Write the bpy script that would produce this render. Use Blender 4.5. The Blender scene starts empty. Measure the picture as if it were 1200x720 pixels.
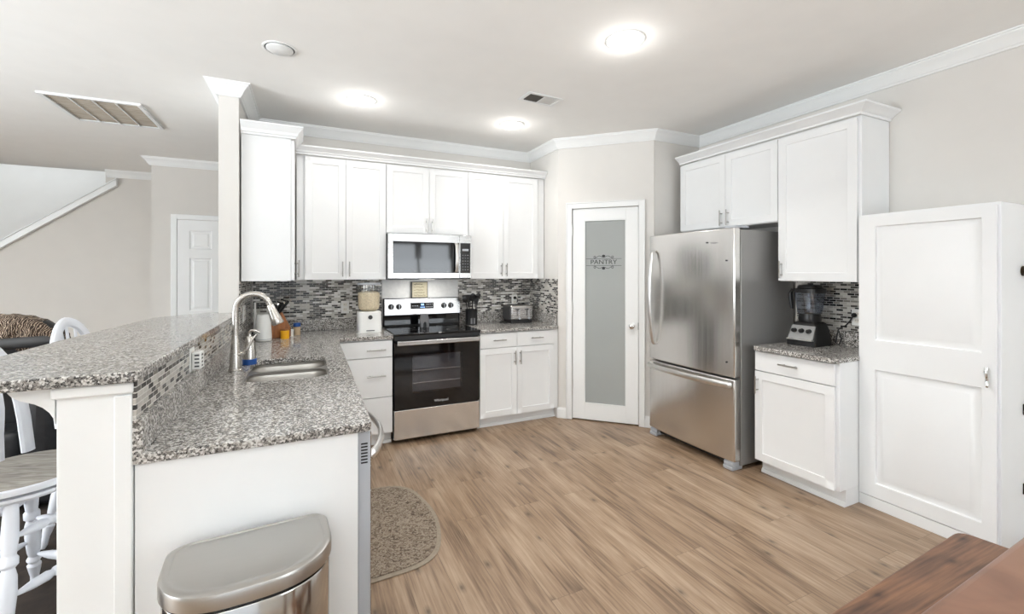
import bpy, bmesh, math, random
from mathutils import Vector, Matrix
random.seed(7)
R = math.radians
PI = math.pi
S = bpy.context.scene
COL = S.collection

# ------------------------------------------------------------------ camera
cam_d = bpy.data.cameras.new('camera')
cam = bpy.data.objects.new('camera', cam_d)
COL.objects.link(cam)
cam.location = (0, 0, 1.43)
cam.rotation_euler = (R(90), 0, R(-25.19))
cam_d.sensor_width = 36
cam_d.sensor_fit = 'HORIZONTAL'
cam_d.lens = 521 / 1200 * 36
cam_d.shift_y = -40 / 1200
cam_d.clip_start = .03
S.camera = cam

# ------------------------------------------------------------------ world, exposure, daylight
w = bpy.data.worlds.new('daylight')
S.world = w
w.use_nodes = True
wb = w.node_tree.nodes['Background']
wb.inputs[0].default_value = (.88, .93, 1, 1)
wb.inputs[1].default_value = .5
S.view_settings.view_transform = 'Standard'
S.view_settings.look = 'None'
S.view_settings.gamma = 1
S.view_settings.use_curve_mapping = False
S.view_settings.exposure = 0.42

def area(name, loc, rot, sx, sy, power, color=(1, 1, 1), shape='RECTANGLE', spread=180):
    d = bpy.data.lights.new(name, 'AREA')
    d.energy = power
    d.shape = shape
    d.size = sx
    if shape in ('RECTANGLE', 'ELLIPSE'):
        d.size_y = sy
    d.color = color
    d.spread = R(spread)
    o = bpy.data.objects.new(name, d)
    COL.objects.link(o)
    o.location = loc
    o.rotation_euler = rot
    return o

DAY = (.88, .945, 1)
# daylight, plus up-aimed patio and living fills added to brighten the ceiling
area('daylight_rear', (2.15, -2.96, 1.5), (R(104), 0, 0), .8, 1.3, 20, DAY)
area('daylight_rear', (3.0, -2.96, 1.5), (R(104), 0, 0), .8, 1.3, 20, DAY)
area('ceiling_fill_patio', (-.6, -2.96, 1.15), (R(146), 0, 0), 1.9, 2.0, 105, DAY, spread=105)
area('daylight_patio_direct', (-.6, -2.94, 1.15), (R(95), 0, 0), 1.9, 2.0, 6, DAY)
area('ceiling_fill_living', (-5.4, 1.6, 1.5), (R(144), 0, R(-80)), 3.0, 1.8, 190, DAY, spread=110)
area('daylight_living_direct', (-5.38, 1.6, 1.5), (R(92), 0, R(-62)), 3.0, 1.8, 100, DAY)
area('daylight_stairs', (-3.3, 7.9, 3.6), (0, 0, 0), 1.6, .7, 6, DAY)

# ------------------------------------------------------------------ materials
def new_mat(name):
    m = bpy.data.materials.new(name)
    m.use_nodes = True
    nt = m.node_tree
    return m, nt, nt.nodes['Principled BSDF']

def sr(r, g, b):
    f = lambda c: (c / 255 / 12.92) if c / 255 <= .04045 else ((c / 255 + .055) / 1.055) ** 2.4
    return (f(r), f(g), f(b), 1)

def nd(nt, t, **k):
    n = nt.nodes.new(t)
    for a, v in k.items():
        setattr(n, a, v)
    return n

def ramp(nt, stops, interp='LINEAR'):
    n = nd(nt, 'ShaderNodeValToRGB')
    cr = n.color_ramp
    cr.interpolation = interp
    while len(cr.elements) < len(stops):
        cr.elements.new(.5)
    for e, (p, c) in zip(cr.elements, stops):
        e.position = p
        e.color = c
    return n

def plain(name, col, rough=.5, metal=0, var=.03, scale=6, bump=0, bscale=60, **kw):
    """flat colour with a faint procedural mottling"""
    m, nt, b = new_mat(name)
    tc = nd(nt, 'ShaderNodeTexCoord')
    nz = nd(nt, 'ShaderNodeTexNoise')
    nz.inputs['Scale'].default_value = scale
    nt.links.new(tc.outputs['Object'], nz.inputs['Vector'])
    lo = tuple(c * (1 - var) for c in col[:3]) + (1,)
    hi = tuple(min(1, c * (1 + var)) for c in col[:3]) + (1,)
    rp = ramp(nt, [(.3, lo), (.7, hi)])
    nt.links.new(nz.outputs['Fac'], rp.inputs['Fac'])
    nt.links.new(rp.outputs['Color'], b.inputs['Base Color'])
    b.inputs['Roughness'].default_value = rough
    b.inputs['Metallic'].default_value = metal
    for k, v in kw.items():
        b.inputs[k.replace('_', ' ')].default_value = v
    if bump:
        n2 = nd(nt, 'ShaderNodeTexNoise')
        n2.inputs['Scale'].default_value = bscale
        nt.links.new(tc.outputs['Object'], n2.inputs['Vector'])
        bp = nd(nt, 'ShaderNodeBump')
        bp.inputs['Strength'].default_value = bump
        bp.inputs['Distance'].default_value = .002
        nt.links.new(n2.outputs['Fac'], bp.inputs['Height'])
        nt.links.new(bp.outputs['Normal'], b.inputs['Normal'])
    return m

def emis(name, col, strength):
    m, nt, b = new_mat(name)
    b.inputs['Base Color'].default_value = col
    b.inputs['Emission Color'].default_value = col
    b.inputs['Emission Strength'].default_value = strength
    return m

def steel(name, col, rough, stretch, aniso=.0, streak=.10, bump=.0):
    m, nt, b = new_mat(name)
    tc = nd(nt, 'ShaderNodeTexCoord')
    mp = nd(nt, 'ShaderNodeMapping')
    mp.inputs['Scale'].default_value = stretch
    nz = nd(nt, 'ShaderNodeTexNoise')
    nz.inputs['Scale'].default_value = 1
    nz.inputs['Detail'].default_value = 4
    nt.links.new(tc.outputs['Object'], mp.inputs['Vector'])
    nt.links.new(mp.outputs['Vector'], nz.inputs['Vector'])
    rp = ramp(nt, [(.3, (rough - streak * .4,) * 3 + (1,)), (.7, (rough + streak * .6,) * 3 + (1,))])
    nt.links.new(nz.outputs['Fac'], rp.inputs['Fac'])
    nt.links.new(rp.outputs['Color'], b.inputs['Roughness'])
    b.inputs['Base Color'].default_value = col
    b.inputs['Metallic'].default_value = 1
    if bump:
        n2 = nd(nt, 'ShaderNodeTexNoise')
        n2.inputs['Scale'].default_value = 2.2
        n2.inputs['Detail'].default_value = 1
        nt.links.new(tc.outputs['Object'], n2.inputs['Vector'])
        bp = nd(nt, 'ShaderNodeBump')
        bp.inputs['Strength'].default_value = bump
        bp.inputs['Distance'].default_value = .05
        nt.links.new(n2.outputs['Fac'], bp.inputs['Height'])
        nt.links.new(bp.outputs['Normal'], b.inputs['Normal'])
    return m

def granite():
    m, nt, b = new_mat('speckled_granite')
    tc = nd(nt, 'ShaderNodeTexCoord')
    v = nd(nt, 'ShaderNodeTexVoronoi')
    v.inputs['Scale'].default_value = 170
    v2 = nd(nt, 'ShaderNodeTexVoronoi')
    v2.inputs['Scale'].default_value = 400
    n = nd(nt, 'ShaderNodeTexNoise')
    n.inputs['Scale'].default_value = 22
    n.inputs['Detail'].default_value = 3
    for q in (v, v2, n):
        nt.links.new(tc.outputs['Object'], q.inputs['Vector'])
    s1 = nd(nt, 'ShaderNodeSeparateColor')
    s2 = nd(nt, 'ShaderNodeSeparateColor')
    nt.links.new(v.outputs['Color'], s1.inputs[0])
    nt.links.new(v2.outputs['Color'], s2.inputs[0])
    ad = nd(nt, 'ShaderNodeMath', operation='MULTIPLY_ADD')
    nt.links.new(n.outputs['Fac'], ad.inputs[0])
    ad.inputs[1].default_value = .45
    nt.links.new(s1.outputs[0], ad.inputs[2])
    sb = nd(nt, 'ShaderNodeMath', operation='SUBTRACT')
    nt.links.new(ad.outputs[0], sb.inputs[0])
    sb.inputs[1].default_value = .225
    rp = ramp(nt, [(0, sr(26, 25, 25)), (.20, sr(74, 71, 69)), (.34, sr(128, 123, 118)), (.52, sr(168, 164, 158)), (.74, sr(218, 216, 212))], 'CONSTANT')
    rp2 = ramp(nt, [(0, sr(52, 50, 49)), (.25, sr(150, 145, 139)), (.6, sr(208, 204, 198))], 'CONSTANT')
    nt.links.new(sb.outputs[0], rp.inputs['Fac'])
    nt.links.new(s2.outputs[1], rp2.inputs['Fac'])
    mx = nd(nt, 'ShaderNodeMix', data_type='RGBA')
    mx.inputs[0].default_value = .25
    nt.links.new(rp.outputs['Color'], mx.inputs[6])
    nt.links.new(rp2.outputs['Color'], mx.inputs[7])
    nt.links.new(mx.outputs[2], b.inputs['Base Color'])
    b.inputs['Roughness'].default_value = .12
    b.inputs['Specular IOR Level'].default_value = .5
    return m

def mosaic(name, ax, bw, rh, tones):
    m, nt, b = new_mat(name)
    g = nd(nt, 'ShaderNodeNewGeometry')
    sp = nd(nt, 'ShaderNodeSeparateXYZ')
    cb = nd(nt, 'ShaderNodeCombineXYZ')
    nt.links.new(g.outputs['Position'], sp.inputs[0])
    nt.links.new(sp.outputs[ax], cb.inputs[0])
    nt.links.new(sp.outputs[2], cb.inputs[1])
    br = nd(nt, 'ShaderNodeTexBrick')
    br.offset = .43
    br.inputs['Scale'].default_value = 1
    br.inputs['Brick Width'].default_value = bw
    br.inputs['Row Height'].default_value = rh
    br.inputs['Mortar Size'].default_value = .0014
    br.inputs['Mortar Smooth'].default_value = .1
    br.inputs['Color1'].default_value = (0, 0, 0, 1)
    br.inputs['Color2'].default_value = (1, 1, 1, 1)
    br.inputs['Mortar'].default_value = (.5, .5, .5, 1)
    nt.links.new(cb.outputs[0], br.inputs['Vector'])
    rp = ramp(nt, tones, 'CONSTANT')
    nt.links.new(br.outputs['Color'], rp.inputs['Fac'])
    mx = nd(nt, 'ShaderNodeMix', data_type='RGBA')
    nt.links.new(br.outputs['Fac'], mx.inputs[0])
    nt.links.new(rp.outputs['Color'], mx.inputs[6])
    mx.inputs[7].default_value = sr(214, 212, 207)
    nt.links.new(mx.outputs[2], b.inputs['Base Color'])
    rr = ramp(nt, [(0, (.10,) * 3 + (1,)), (.45, (.12,) * 3 + (1,)), (.5, (.38,) * 3 + (1,)), (.8, (.2,) * 3 + (1,))], 'CONSTANT')
    nt.links.new(br.outputs['Color'], rr.inputs['Fac'])
    nt.links.new(rr.outputs['Color'], b.inputs['Roughness'])
    bp = nd(nt, 'ShaderNodeBump')
    bp.inputs['Strength'].default_value = .4
    bp.inputs['Distance'].default_value = .001
    bp.invert = True
    nt.links.new(br.outputs['Fac'], bp.inputs['Height'])
    nt.links.new(bp.outputs['Normal'], b.inputs['Normal'])
    return m

def planks(name, width, length, dark, mid, light, rough, axis_swap=True, grain=1.0, seam=(.0009, .35)):
    m, nt, b = new_mat(name)
    tc = nd(nt, 'ShaderNodeTexCoord')
    sp = nd(nt, 'ShaderNodeSeparateXYZ')
    cb = nd(nt, 'ShaderNodeCombineXYZ')
    nt.links.new(tc.outputs['Object'], sp.inputs[0])
    if axis_swap:
        nt.links.new(sp.outputs[1], cb.inputs[0]); nt.links.new(sp.outputs[0], cb.inputs[1])
    else:
        nt.links.new(sp.outputs[0], cb.inputs[0]); nt.links.new(sp.outputs[1], cb.inputs[1])
    br = nd(nt, 'ShaderNodeTexBrick')
    br.offset = .37
    br.offset_frequency = 2
    br.squash_frequency = 3
    br.inputs['Scale'].default_value = 1
    br.inputs['Brick Width'].default_value = length
    br.inputs['Row Height'].default_value = width
    br.inputs['Mortar Size'].default_value = seam[0]
    br.inputs['Mortar Smooth'].default_value = .2
    br.inputs['Color1'].default_value = (0, 0, 0, 1)
    br.inputs['Color2'].default_value = (1, 1, 1, 1)
    br.inputs['Mortar'].default_value = (.5, .5, .5, 1)
    nt.links.new(cb.outputs[0], br.inputs['Vector'])
    # grain shifted plank by plank
    sc = nd(nt, 'ShaderNodeVectorMath', operation='SCALE')
    sc.inputs['Scale'].default_value = 9
    nt.links.new(br.outputs['Color'], sc.inputs[0])
    av = nd(nt, 'ShaderNodeVectorMath', operation='ADD')
    nt.links.new(cb.outputs[0], av.inputs[0])
    nt.links.new(sc.outputs[0], av.inputs[1])
    def noise(scale, s, detail=5, dist=0.0):
        mp = nd(nt, 'ShaderNodeMapping')
        mp.inputs['Scale'].default_value = scale
        nt.links.new(av.outputs[0], mp.inputs['Vector'])
        n = nd(nt, 'ShaderNodeTexNoise')
        n.inputs['Scale'].default_value = s
        n.inputs['Detail'].default_value = detail
        n.inputs['Distortion'].default_value = dist
        nt.links.new(mp.outputs['Vector'], n.inputs['Vector'])
        return n
    n1 = noise((1.3, 9, 1), 1.6, 5, .6)
    n2 = noise((4, 95, 1), 1, 4)
    n3 = noise((1.1, 3.2, 1), 1.7, 4, .8)
    a = nd(nt, 'ShaderNodeMath', operation='MULTIPLY_ADD')
    nt.links.new(n1.outputs['Fac'], a.inputs[0]); a.inputs[1].default_value = .42 * grain
    c = nd(nt, 'ShaderNodeMath', operation='MULTIPLY_ADD')
    nt.links.new(n2.outputs['Fac'], c.inputs[0]); c.inputs[1].default_value = .42 * grain
    d = nd(nt, 'ShaderNodeMath', operation='MULTIPLY_ADD')
    nt.links.new(n3.outputs['Fac'], d.inputs[0]); d.inputs[1].default_value = .35 * grain
    e = nd(nt, 'ShaderNodeMath', operation='MULTIPLY')
    s1 = nd(nt, 'ShaderNodeSeparateColor')
    nt.links.new(br.outputs['Color'], s1.inputs[0])
    nt.links.new(s1.outputs[0], e.inputs[0]); e.inputs[1].default_value = .07
    nt.links.new(e.outputs[0], d.inputs[2])
    nt.links.new(d.outputs[0], c.inputs[2])
    nt.links.new(c.outputs[0], a.inputs[2])
    k = (.42 + .42 + .35) * grain * .5 + .045
    rp = ramp(nt, [(max(0, k - .20), dark), (k - .03, mid), (k + .13, light)])
    nt.links.new(a.outputs[0], rp.inputs['Fac'])
    # knots
    mpk = nd(nt, 'ShaderNodeMapping')
    mpk.inputs['Scale'].default_value = (1.9, 3.6, 1)
    nt.links.new(av.outputs[0], mpk.inputs['Vector'])
    vk = nd(nt, 'ShaderNodeTexVoronoi')
    vk.voronoi_dimensions = '2D'
    vk.inputs['Scale'].default_value = 1.0
    nt.links.new(mpk.outputs['Vector'], vk.inputs['Vector'])
    rk = ramp(nt, [(.012, (.25,) * 3 + (1,)), (.035, (.62,) * 3 + (1,)), (.09, (1,) * 3 + (1,))])
    nt.links.new(vk.outputs['Distance'], rk.inputs['Fac'])
    mk = nd(nt, 'ShaderNodeMix', data_type='RGBA', blend_type='MULTIPLY')
    mk.inputs[0].default_value = .8
    nt.links.new(rp.outputs['Color'], mk.inputs[6]); nt.links.new(rk.outputs['Color'], mk.inputs[7])
    mx = nd(nt, 'ShaderNodeMix', data_type='RGBA', blend_type='MULTIPLY')
    f = nd(nt, 'ShaderNodeMath', operation='MULTIPLY')
    nt.links.new(br.outputs['Fac'], f.inputs[0]); f.inputs[1].default_value = .75
    nt.links.new(f.outputs[0], mx.inputs[0])
    nt.links.new(mk.outputs[2], mx.inputs[6])
    mx.inputs[7].default_value = (seam[1],) * 3 + (1,)
    nt.links.new(mx.outputs[2], b.inputs['Base Color'])
    b.inputs['Roughness'].default_value = rough
    bp = nd(nt, 'ShaderNodeBump')
    bp.inputs['Strength'].default_value = .12
    bp.inputs['Distance'].default_value = .002
    nt.links.new(n2.outputs['Fac'], bp.inputs['Height'])
    nt.links.new(bp.outputs['Normal'], b.inputs['Normal'])
    return m

def mottled(name, cols, scale, rough, detail=4, stretch=(1, 1, 1), dist=1.0, bump=0, wave=False):
    m, nt, b = new_mat(name)
    tc = nd(nt, 'ShaderNodeTexCoord')
    mp = nd(nt, 'ShaderNodeMapping')
    mp.inputs['Scale'].default_value = stretch
    nt.links.new(tc.outputs['Object'], mp.inputs['Vector'])
    if wave:
        n = nd(nt, 'ShaderNodeTexWave')
        n.inputs['Distortion'].default_value = 6
        n.inputs['Detail'].default_value = detail
        n.inputs['Detail Scale'].default_value = 3
    else:
        n = nd(nt, 'ShaderNodeTexNoise')
        n.inputs['Detail'].default_value = detail
        n.inputs['Distortion'].default_value = dist
    n.inputs['Scale'].default_value = scale
    nt.links.new(mp.outputs['Vector'], n.inputs['Vector'])
    rp = ramp(nt, cols)
    nt.links.new(n.outputs['Fac'], rp.inputs['Fac'])
    nt.links.new(rp.outputs['Color'], b.inputs['Base Color'])
    b.inputs['Roughness'].default_value = rough
    if bump:
        bp = nd(nt, 'ShaderNodeBump')
        bp.inputs['Strength'].default_value = bump
        bp.inputs['Distance'].default_value = .004
        nt.links.new(n.outputs['Fac'], bp.inputs['Height'])
        nt.links.new(bp.outputs['Normal'], b.inputs['Normal'])
    return m

def glass(name, col, rough=.0, ior=1.35, alpha=None):
    m, nt, b = new_mat(name)
    b.inputs['Base Color'].default_value = col
    b.inputs['Roughness'].default_value = rough
    b.inputs['IOR'].default_value = ior
    b.inputs['Transmission Weight'].default_value = 1
    return m

def thin_pane(name, tint, mixf, gloss=.03):
    """thin sheet: part see-through, part mirror"""
    m, nt, b = new_mat(name)
    out = nt.nodes['Material Output']
    tr = nd(nt, 'ShaderNodeBsdfTransparent')
    tr.inputs[0].default_value = tint
    gl = nd(nt, 'ShaderNodeBsdfGlossy')
    gl.inputs['Roughness'].default_value = gloss
    mx = nd(nt, 'ShaderNodeMixShader')
    mx.inputs[0].default_value = mixf
    nt.links.new(tr.outputs[0], mx.inputs[1]); nt.links.new(gl.outputs[0], mx.inputs[2])
    nt.links.new(mx.outputs[0], out.inputs['Surface'])
    return m

M = dict(
    wall=plain('greige_wall_paint', sr(221, 218, 213), .85, var=.012),
    hall=plain('hall_wall_paint', sr(216, 212, 206), .85, var=.012),
    ceiling=plain('ceiling_paint', sr(245, 244, 241), .9, var=.01),
    trim=plain('white_trim_paint', sr(238, 239, 238), .35, var=.008),
    cab=plain('white_cabinet_paint', sr(236, 237, 237), .32, var=.008),
    tallcab=plain('cool_white_laminate', sr(236, 237, 237), .4, var=.008),
    floor=planks('vinyl_plank_floor', .18, 1.22, sr(92, 72, 56), sr(148, 123, 99), sr(176, 153, 129), .34),
    granite=granite(),
    tile_x=mosaic('mosaic_tile_back', 0, .052, .0165, [(0, sr(30, 30, 31)), (.2, sr(78, 76, 74)), (.38, sr(120, 116, 110)), (.58, sr(190, 187, 180)), (.82, sr(232, 231, 228))]),
    tile_y=mosaic('mosaic_tile_side', 1, .046, .0165, [(0, sr(36, 36, 37)), (.2, sr(86, 83, 79)), (.38, sr(138, 133, 126)), (.58, sr(178, 174, 166)), (.80, sr(206, 203, 196))]),
    tile_w=plain('white_splash_tile', sr(226, 227, 226), .25, var=.05, scale=30),
    steel=steel('brushed_stainless', (.52, .515, .505, 1), .24, (1.5, 1.5, 160), bump=.05),
    steel_v=steel('vertical_brushed_stainless', (.74, .725, .705, 1), .22, (60, 60, .8), streak=.05, bump=.07),
    steel_can=steel('polished_stainless', (.56, .55, .53, 1), .13, (40, 40, 2), streak=.05, bump=.05),
    steel_lid=steel('satin_lid_stainless', (.47, .455, .43, 1), .33, (3, 60, 3), streak=.05),
    steel_side=plain('grey_fridge_side', sr(150, 149, 147), .38, .35, var=.02),
    nickel=steel('brushed_nickel', (.58, .555, .52, 1), .26, (20, 20, 60), streak=.03),
    chrome=steel('chrome', (.78, .78, .77, 1), .08, (5, 5, 5), streak=.02),
    pull=steel('satin_cabinet_pull', (.45, .44, .42, 1), .3, (5, 5, 5), streak=.02),
    handle=steel('satin_handle', (.72, .71, .69, 1), .3, (5, 5, 5), streak=.02),
    sinksteel=steel('sink_steel', (.44, .42, .39, 1), .36, (4, 60, 4), streak=.05),
    black=plain('black_plastic', sr(22, 22, 23), .35, var=.05),
    blackmatte=plain('matte_black', sr(17, 17, 18), .6, var=.05),
    blackglass=plain('black_glass', sr(7, 7, 9), .05, var=.02, Specular_IOR_Level=.55),
    cooktop=plain('cooktop_glass', sr(9, 9, 10), .06, var=.02),
    dgrey=plain('dark_grey', sr(62, 62, 63), .5),
    mgrey=plain('mid_grey', sr(112, 112, 114), .55),
    lgrey=plain('light_grey_plastic', sr(178, 182, 188), .4),
    frost=plain('frosted_glass', sr(165, 169, 167), .1, var=.02, scale=2),
    white=plain('white_plastic', sr(236, 236, 233), .35),
    cream=plain('cream_plastic', sr(233, 229, 220), .35),
    wood=mottled('knife_block_wood', [(.3, sr(112, 66, 30)), (.6, sr(158, 100, 54))], 3, .45, stretch=(20, 20, 2)),
    yellow=plain('yellow_plastic', sr(240, 176, 24), .4),
    blue=plain('blue_plastic', sr(28, 78, 150), .4),
    beige=plain('beige_label', sr(196, 172, 140), .6),
    leather=mottled('black_leather', [(.3, sr(17, 17, 19)), (.7, sr(34, 34, 37))], 14, .42, bump=.15),
    throw=mottled('striped_throw', [(.1, sr(58, 45, 36)), (.3, sr(128, 106, 88)), (.5, sr(204, 190, 170)), (.7, sr(140, 116, 96)), (.9, sr(50, 39, 32))], 7, .95, detail=4, stretch=(2.2, .4, 1.6), bump=.5, wave=True),
    seatwood=mottled('weathered_grey_wood', [(.25, sr(118, 112, 104)), (.5, sr(158, 152, 143)), (.75, sr(190, 184, 175))], 2.5, .6, stretch=(3, 26, 3)),
    stoolwhite=plain('white_stool_paint', sr(228, 230, 236), .4, var=.03),
    rug=mottled('tufted_mat', [(.32, sr(78, 65, 53)), (.46, sr(118, 103, 88)), (.58, sr(158, 146, 130)), (.7, sr(104, 90, 76))], 42, .95, detail=6, dist=2.0, bump=.6),
    rugedge=plain('mat_border', sr(150, 138, 122), .95, var=.1, scale=60),
    hallrug=mottled('dark_area_rug', [(.3, sr(32, 25, 20)), (.7, sr(58, 46, 38))], 9, .95, detail=6, bump=.3),
    bench=planks('rustic_bench_wood', .5, 4.0, sr(76, 54, 41), sr(126, 91, 69), sr(160, 118, 86), .45, axis_swap=False, grain=1.0, seam=(.0005, .4)),
    table=mottled('worn_brown_tabletop', [(.25, sr(96, 66, 50)), (.5, sr(134, 97, 77)), (.78, sr(154, 116, 95))], 2.6, .34, detail=4, stretch=(1.2, 2, 1)),
    bronze=plain('oil_rubbed_bronze', sr(62, 50, 38), .35, .8),
    filter=mottled('brown_grey_filter', [(.3, sr(140, 130, 116)), (.7, sr(176, 166, 152))], 3, .9, stretch=(2, 90, 1)),  # brown-grey with fine stretched mottling
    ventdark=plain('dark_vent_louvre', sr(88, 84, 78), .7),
    clear=thin_pane('clear_plastic', (.93, .93, .92, 1), .10, .06),
    tinted=thin_pane('smoky_jar', (.52, .56, .63, 1), .14, .05),
    ovenpane=thin_pane('oven_window', (.78, .78, .80, 1), .05, .03),
    grain=plain('oats', sr(226, 212, 184), .9, var=.2, scale=120),
    panelgrey=plain('silver_plastic', sr(150, 150, 149), .4),
    ovengrey=plain('oven_enamel', sr(88, 88, 90), .5, var=.1, scale=14),
    lamp=emis('lamp_diffuser', (1, .98, .95, 1), 20),
    fill_glow=emis('splash_fill_lens', (1, .95, .88, 1), 3),  # glow for the lens added under the microwave
    display=emis('blue_display', (.25, .5, 1, 1), 1.2),
    signface=plain('printed_sign', sr(178, 172, 150), .7, var=.06, scale=20),
    ink=plain('dark_ink', sr(44, 42, 40), .6),
    logo=plain('silver_logo', sr(205, 205, 206), .4),
    blind=plain('white_blind', sr(228, 228, 226), .6),
    vinyl=plain('black_decal', sr(40, 42, 42), .5),
)

# ------------------------------------------------------------------ mesh builder
class MB:
    def __init__(s, loc=(0, 0, 0), rz=0, mat=None):
        s.v = []; s.f = []
        s.T = mat if mat is not None else Matrix.Translation(loc) @ Matrix.Rotation(rz, 4, 'Z')
    def add(s, vs, fs):
        n = len(s.v)
        s.v += [s.T @ Vector(p) for p in vs]
        s.f += [[n + i for i in f] for f in fs]
        return s
    def box(s, x0, x1, y0, y1, z0, z1):
        vs = [(x, y, z) for z in (z0, z1) for y in (y0, y1) for x in (x0, x1)]
        return s.add(vs, [(0, 2, 3, 1), (4, 5, 7, 6), (0, 1, 5, 4), (2, 6, 7, 3), (0, 4, 6, 2), (1, 3, 7, 5)])
    def prism(s, pts, a, b, axis='z'):
        """closed outline extruded along an axis; pts are the other two coordinates in order"""
        def mk(p, t):
            return {'z': (p[0], p[1], t), 'y': (p[0], t, p[1]), 'x': (t, p[0], p[1])}[axis]
        n = len(pts)
        vs = [mk(p, a) for p in pts] + [mk(p, b) for p in pts]
        fs = [list(range(n))[::-1], list(range(n, 2 * n))]
        fs += [(i, (i + 1) % n, n + (i + 1) % n, n + i) for i in range(n)]
        return s.add(vs, fs)
    def holed(s, outer, holes, z0, z1):
        bm = bmesh.new()
        for z in (z0, z1):
            es = []
            for lp in [outer] + holes:
                q = [bm.verts.new((p[0], p[1], z)) for p in lp]
                es += [bm.edges.new((q[i], q[(i + 1) % len(q)])) for i in range(len(q))]
            bmesh.ops.triangle_fill(bm, use_beauty=True, edges=es)
        bm.verts.index_update()
        vs = [tuple(v.co) for v in bm.verts]
        fs = [[v.index for v in f.verts] for f in bm.faces]
        n = len(vs) // 2
        o = 0
        for lp in [outer] + holes:
            m = len(lp)
            fs += [(o + i, o + (i + 1) % m, n + o + (i + 1) % m, n + o + i) for i in range(m)]
            o += m
        bm.free()
        return s.add(vs, fs)
    def lathe(s, prof, c=(0, 0, 0), n=24, axis='z', cap=True):
        vs = []; fs = []
        for r, z in prof:
            for i in range(n):
                a = 2 * PI * i / n
                x, y = r * math.cos(a), r * math.sin(a)
                p = {'z': (x, y, z), 'x': (z, x, y), 'y': (x, z, y)}[axis]
                vs.append((p[0] + c[0], p[1] + c[1], p[2] + c[2]))
        for k in range(len(prof) - 1):
            for i in range(n):
                j = (i + 1) % n
                fs.append((k * n + i, k * n + j, (k + 1) * n + j, (k + 1) * n + i))
        if cap:
            fs.append(list(range(n))[::-1])
            fs.append([(len(prof) - 1) * n + i for i in range(n)])
        return s.add(vs, fs)
    def cyl(s, c, r, h, axis='z', n=20, r2=None):
        return s.lathe([(r, 0), (r if r2 is None else r2, h)], c, n, axis)
    def tube(s, path, r, n=10, closed=False, flat=None):
        """round tube along a path; r is a number or one per point; flat=(a,b,up) gives an elliptic section"""
        P = [Vector(p) for p in path]
        N = len(P)
        rs = r if isinstance(r, (list, tuple)) else [r] * N
        vs = []; fs = []
        up = Vector((0, 0, 1))
        prev = None
        for i in range(N):
            if closed:
                t = (P[(i + 1) % N] - P[i - 1]).normalized()
            else:
                t = (P[min(i + 1, N - 1)] - P[max(i - 1, 0)]).normalized()
            if prev is None:
                ref = up if abs(t.z) < .9 else Vector((1, 0, 0))
                a = t.cross(ref).normalized()
            else:
                a = (prev - t * prev.dot(t)).normalized()
            prev = a
            b = t.cross(a)
            fa, fb = flat if flat else (1, 1)
            for k in range(n):
                g = 2 * PI * k / n
                vs.append(tuple(P[i] + a * (rs[i] * fa * math.cos(g)) + b * (rs[i] * fb * math.sin(g))))
        for i in range(N if closed else N - 1):
            j = (i + 1) % N
            for k in range(n):
                l = (k + 1) % n
                fs.append((i * n + k, i * n + l, j * n + l, j * n + k))
        if not closed:
            fs.append(list(range(n))[::-1]); fs.append([(N - 1) * n + k for k in range(n)])
        return s.add(vs, fs)
    def loops(s, lps, cap0=True, cap1=True):
        n = len(lps[0]); vs = []; fs = []
        for lp in lps:
            vs += lp
        for k in range(len(lps) - 1):
            for i in range(n):
                j = (i + 1) % n
                fs.append((k * n + i, k * n + j, (k + 1) * n + j, (k + 1) * n + i))
        if cap0: fs.append(list(range(n))[::-1])
        if cap1: fs.append([(len(lps) - 1) * n + i for i in range(n)])
        return s.add(vs, fs)
    def panel(s, w, h, t, panels, prof, x=0, z=0, y=0):
        """board w x h, front at y, with recessed panels [(x0,x1,z0,z1)]; prof = [(inset, depth)...]"""
        xs = sorted({0, w} | {p[0] for p in panels} | {p[1] for p in panels})
        zs = sorted({0, h} | {p[2] for p in panels} | {p[3] for p in panels})
        vs = []; fs = []
        def quad(a):
            n = len(vs); vs.extend(a); fs.append((n, n + 1, n + 2, n + 3))
        for i in range(len(xs) - 1):
            for k in range(len(zs) - 1):
                cx, cz = (xs[i] + xs[i + 1]) / 2, (zs[k] + zs[k + 1]) / 2
                if any(p[0] < cx < p[1] and p[2] < cz < p[3] for p in panels):
                    continue
                quad([(xs[i], 0, zs[k]), (xs[i + 1], 0, zs[k]), (xs[i + 1], 0, zs[k + 1]), (xs[i], 0, zs[k + 1])])
        for p in panels:
            pl = [(p[0], p[2], p[1], p[3], 0)]
            for ins, dep in prof:
                pl.append((p[0] + ins, p[2] + ins, p[1] - ins, p[3] - ins, dep))
            rings = [[(a, d, b), (c, d, b), (c, d, e), (a, d, e)] for a, b, c, e, d in pl]
            for q in range(len(rings) - 1):
                for i in range(4):
                    j = (i + 1) % 4
                    quad([rings[q][i], rings[q][j], rings[q + 1][j], rings[q + 1][i]])
            quad(rings[-1])
        quad([(0, t, 0), (0, t, h), (w, t, h), (w, t, 0)])
        quad([(0, 0, 0), (0, t, 0), (w, t, 0), (w, 0, 0)])
        quad([(0, 0, h), (w, 0, h), (w, t, h), (0, t, h)])
        quad([(0, 0, 0), (0, 0, h), (0, t, h), (0, t, 0)])
        quad([(w, 0, 0), (w, t, 0), (w, t, h), (w, 0, h)])
        return s.add([(a + x, b + y, c + z) for a, b, c in vs], fs)
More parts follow.
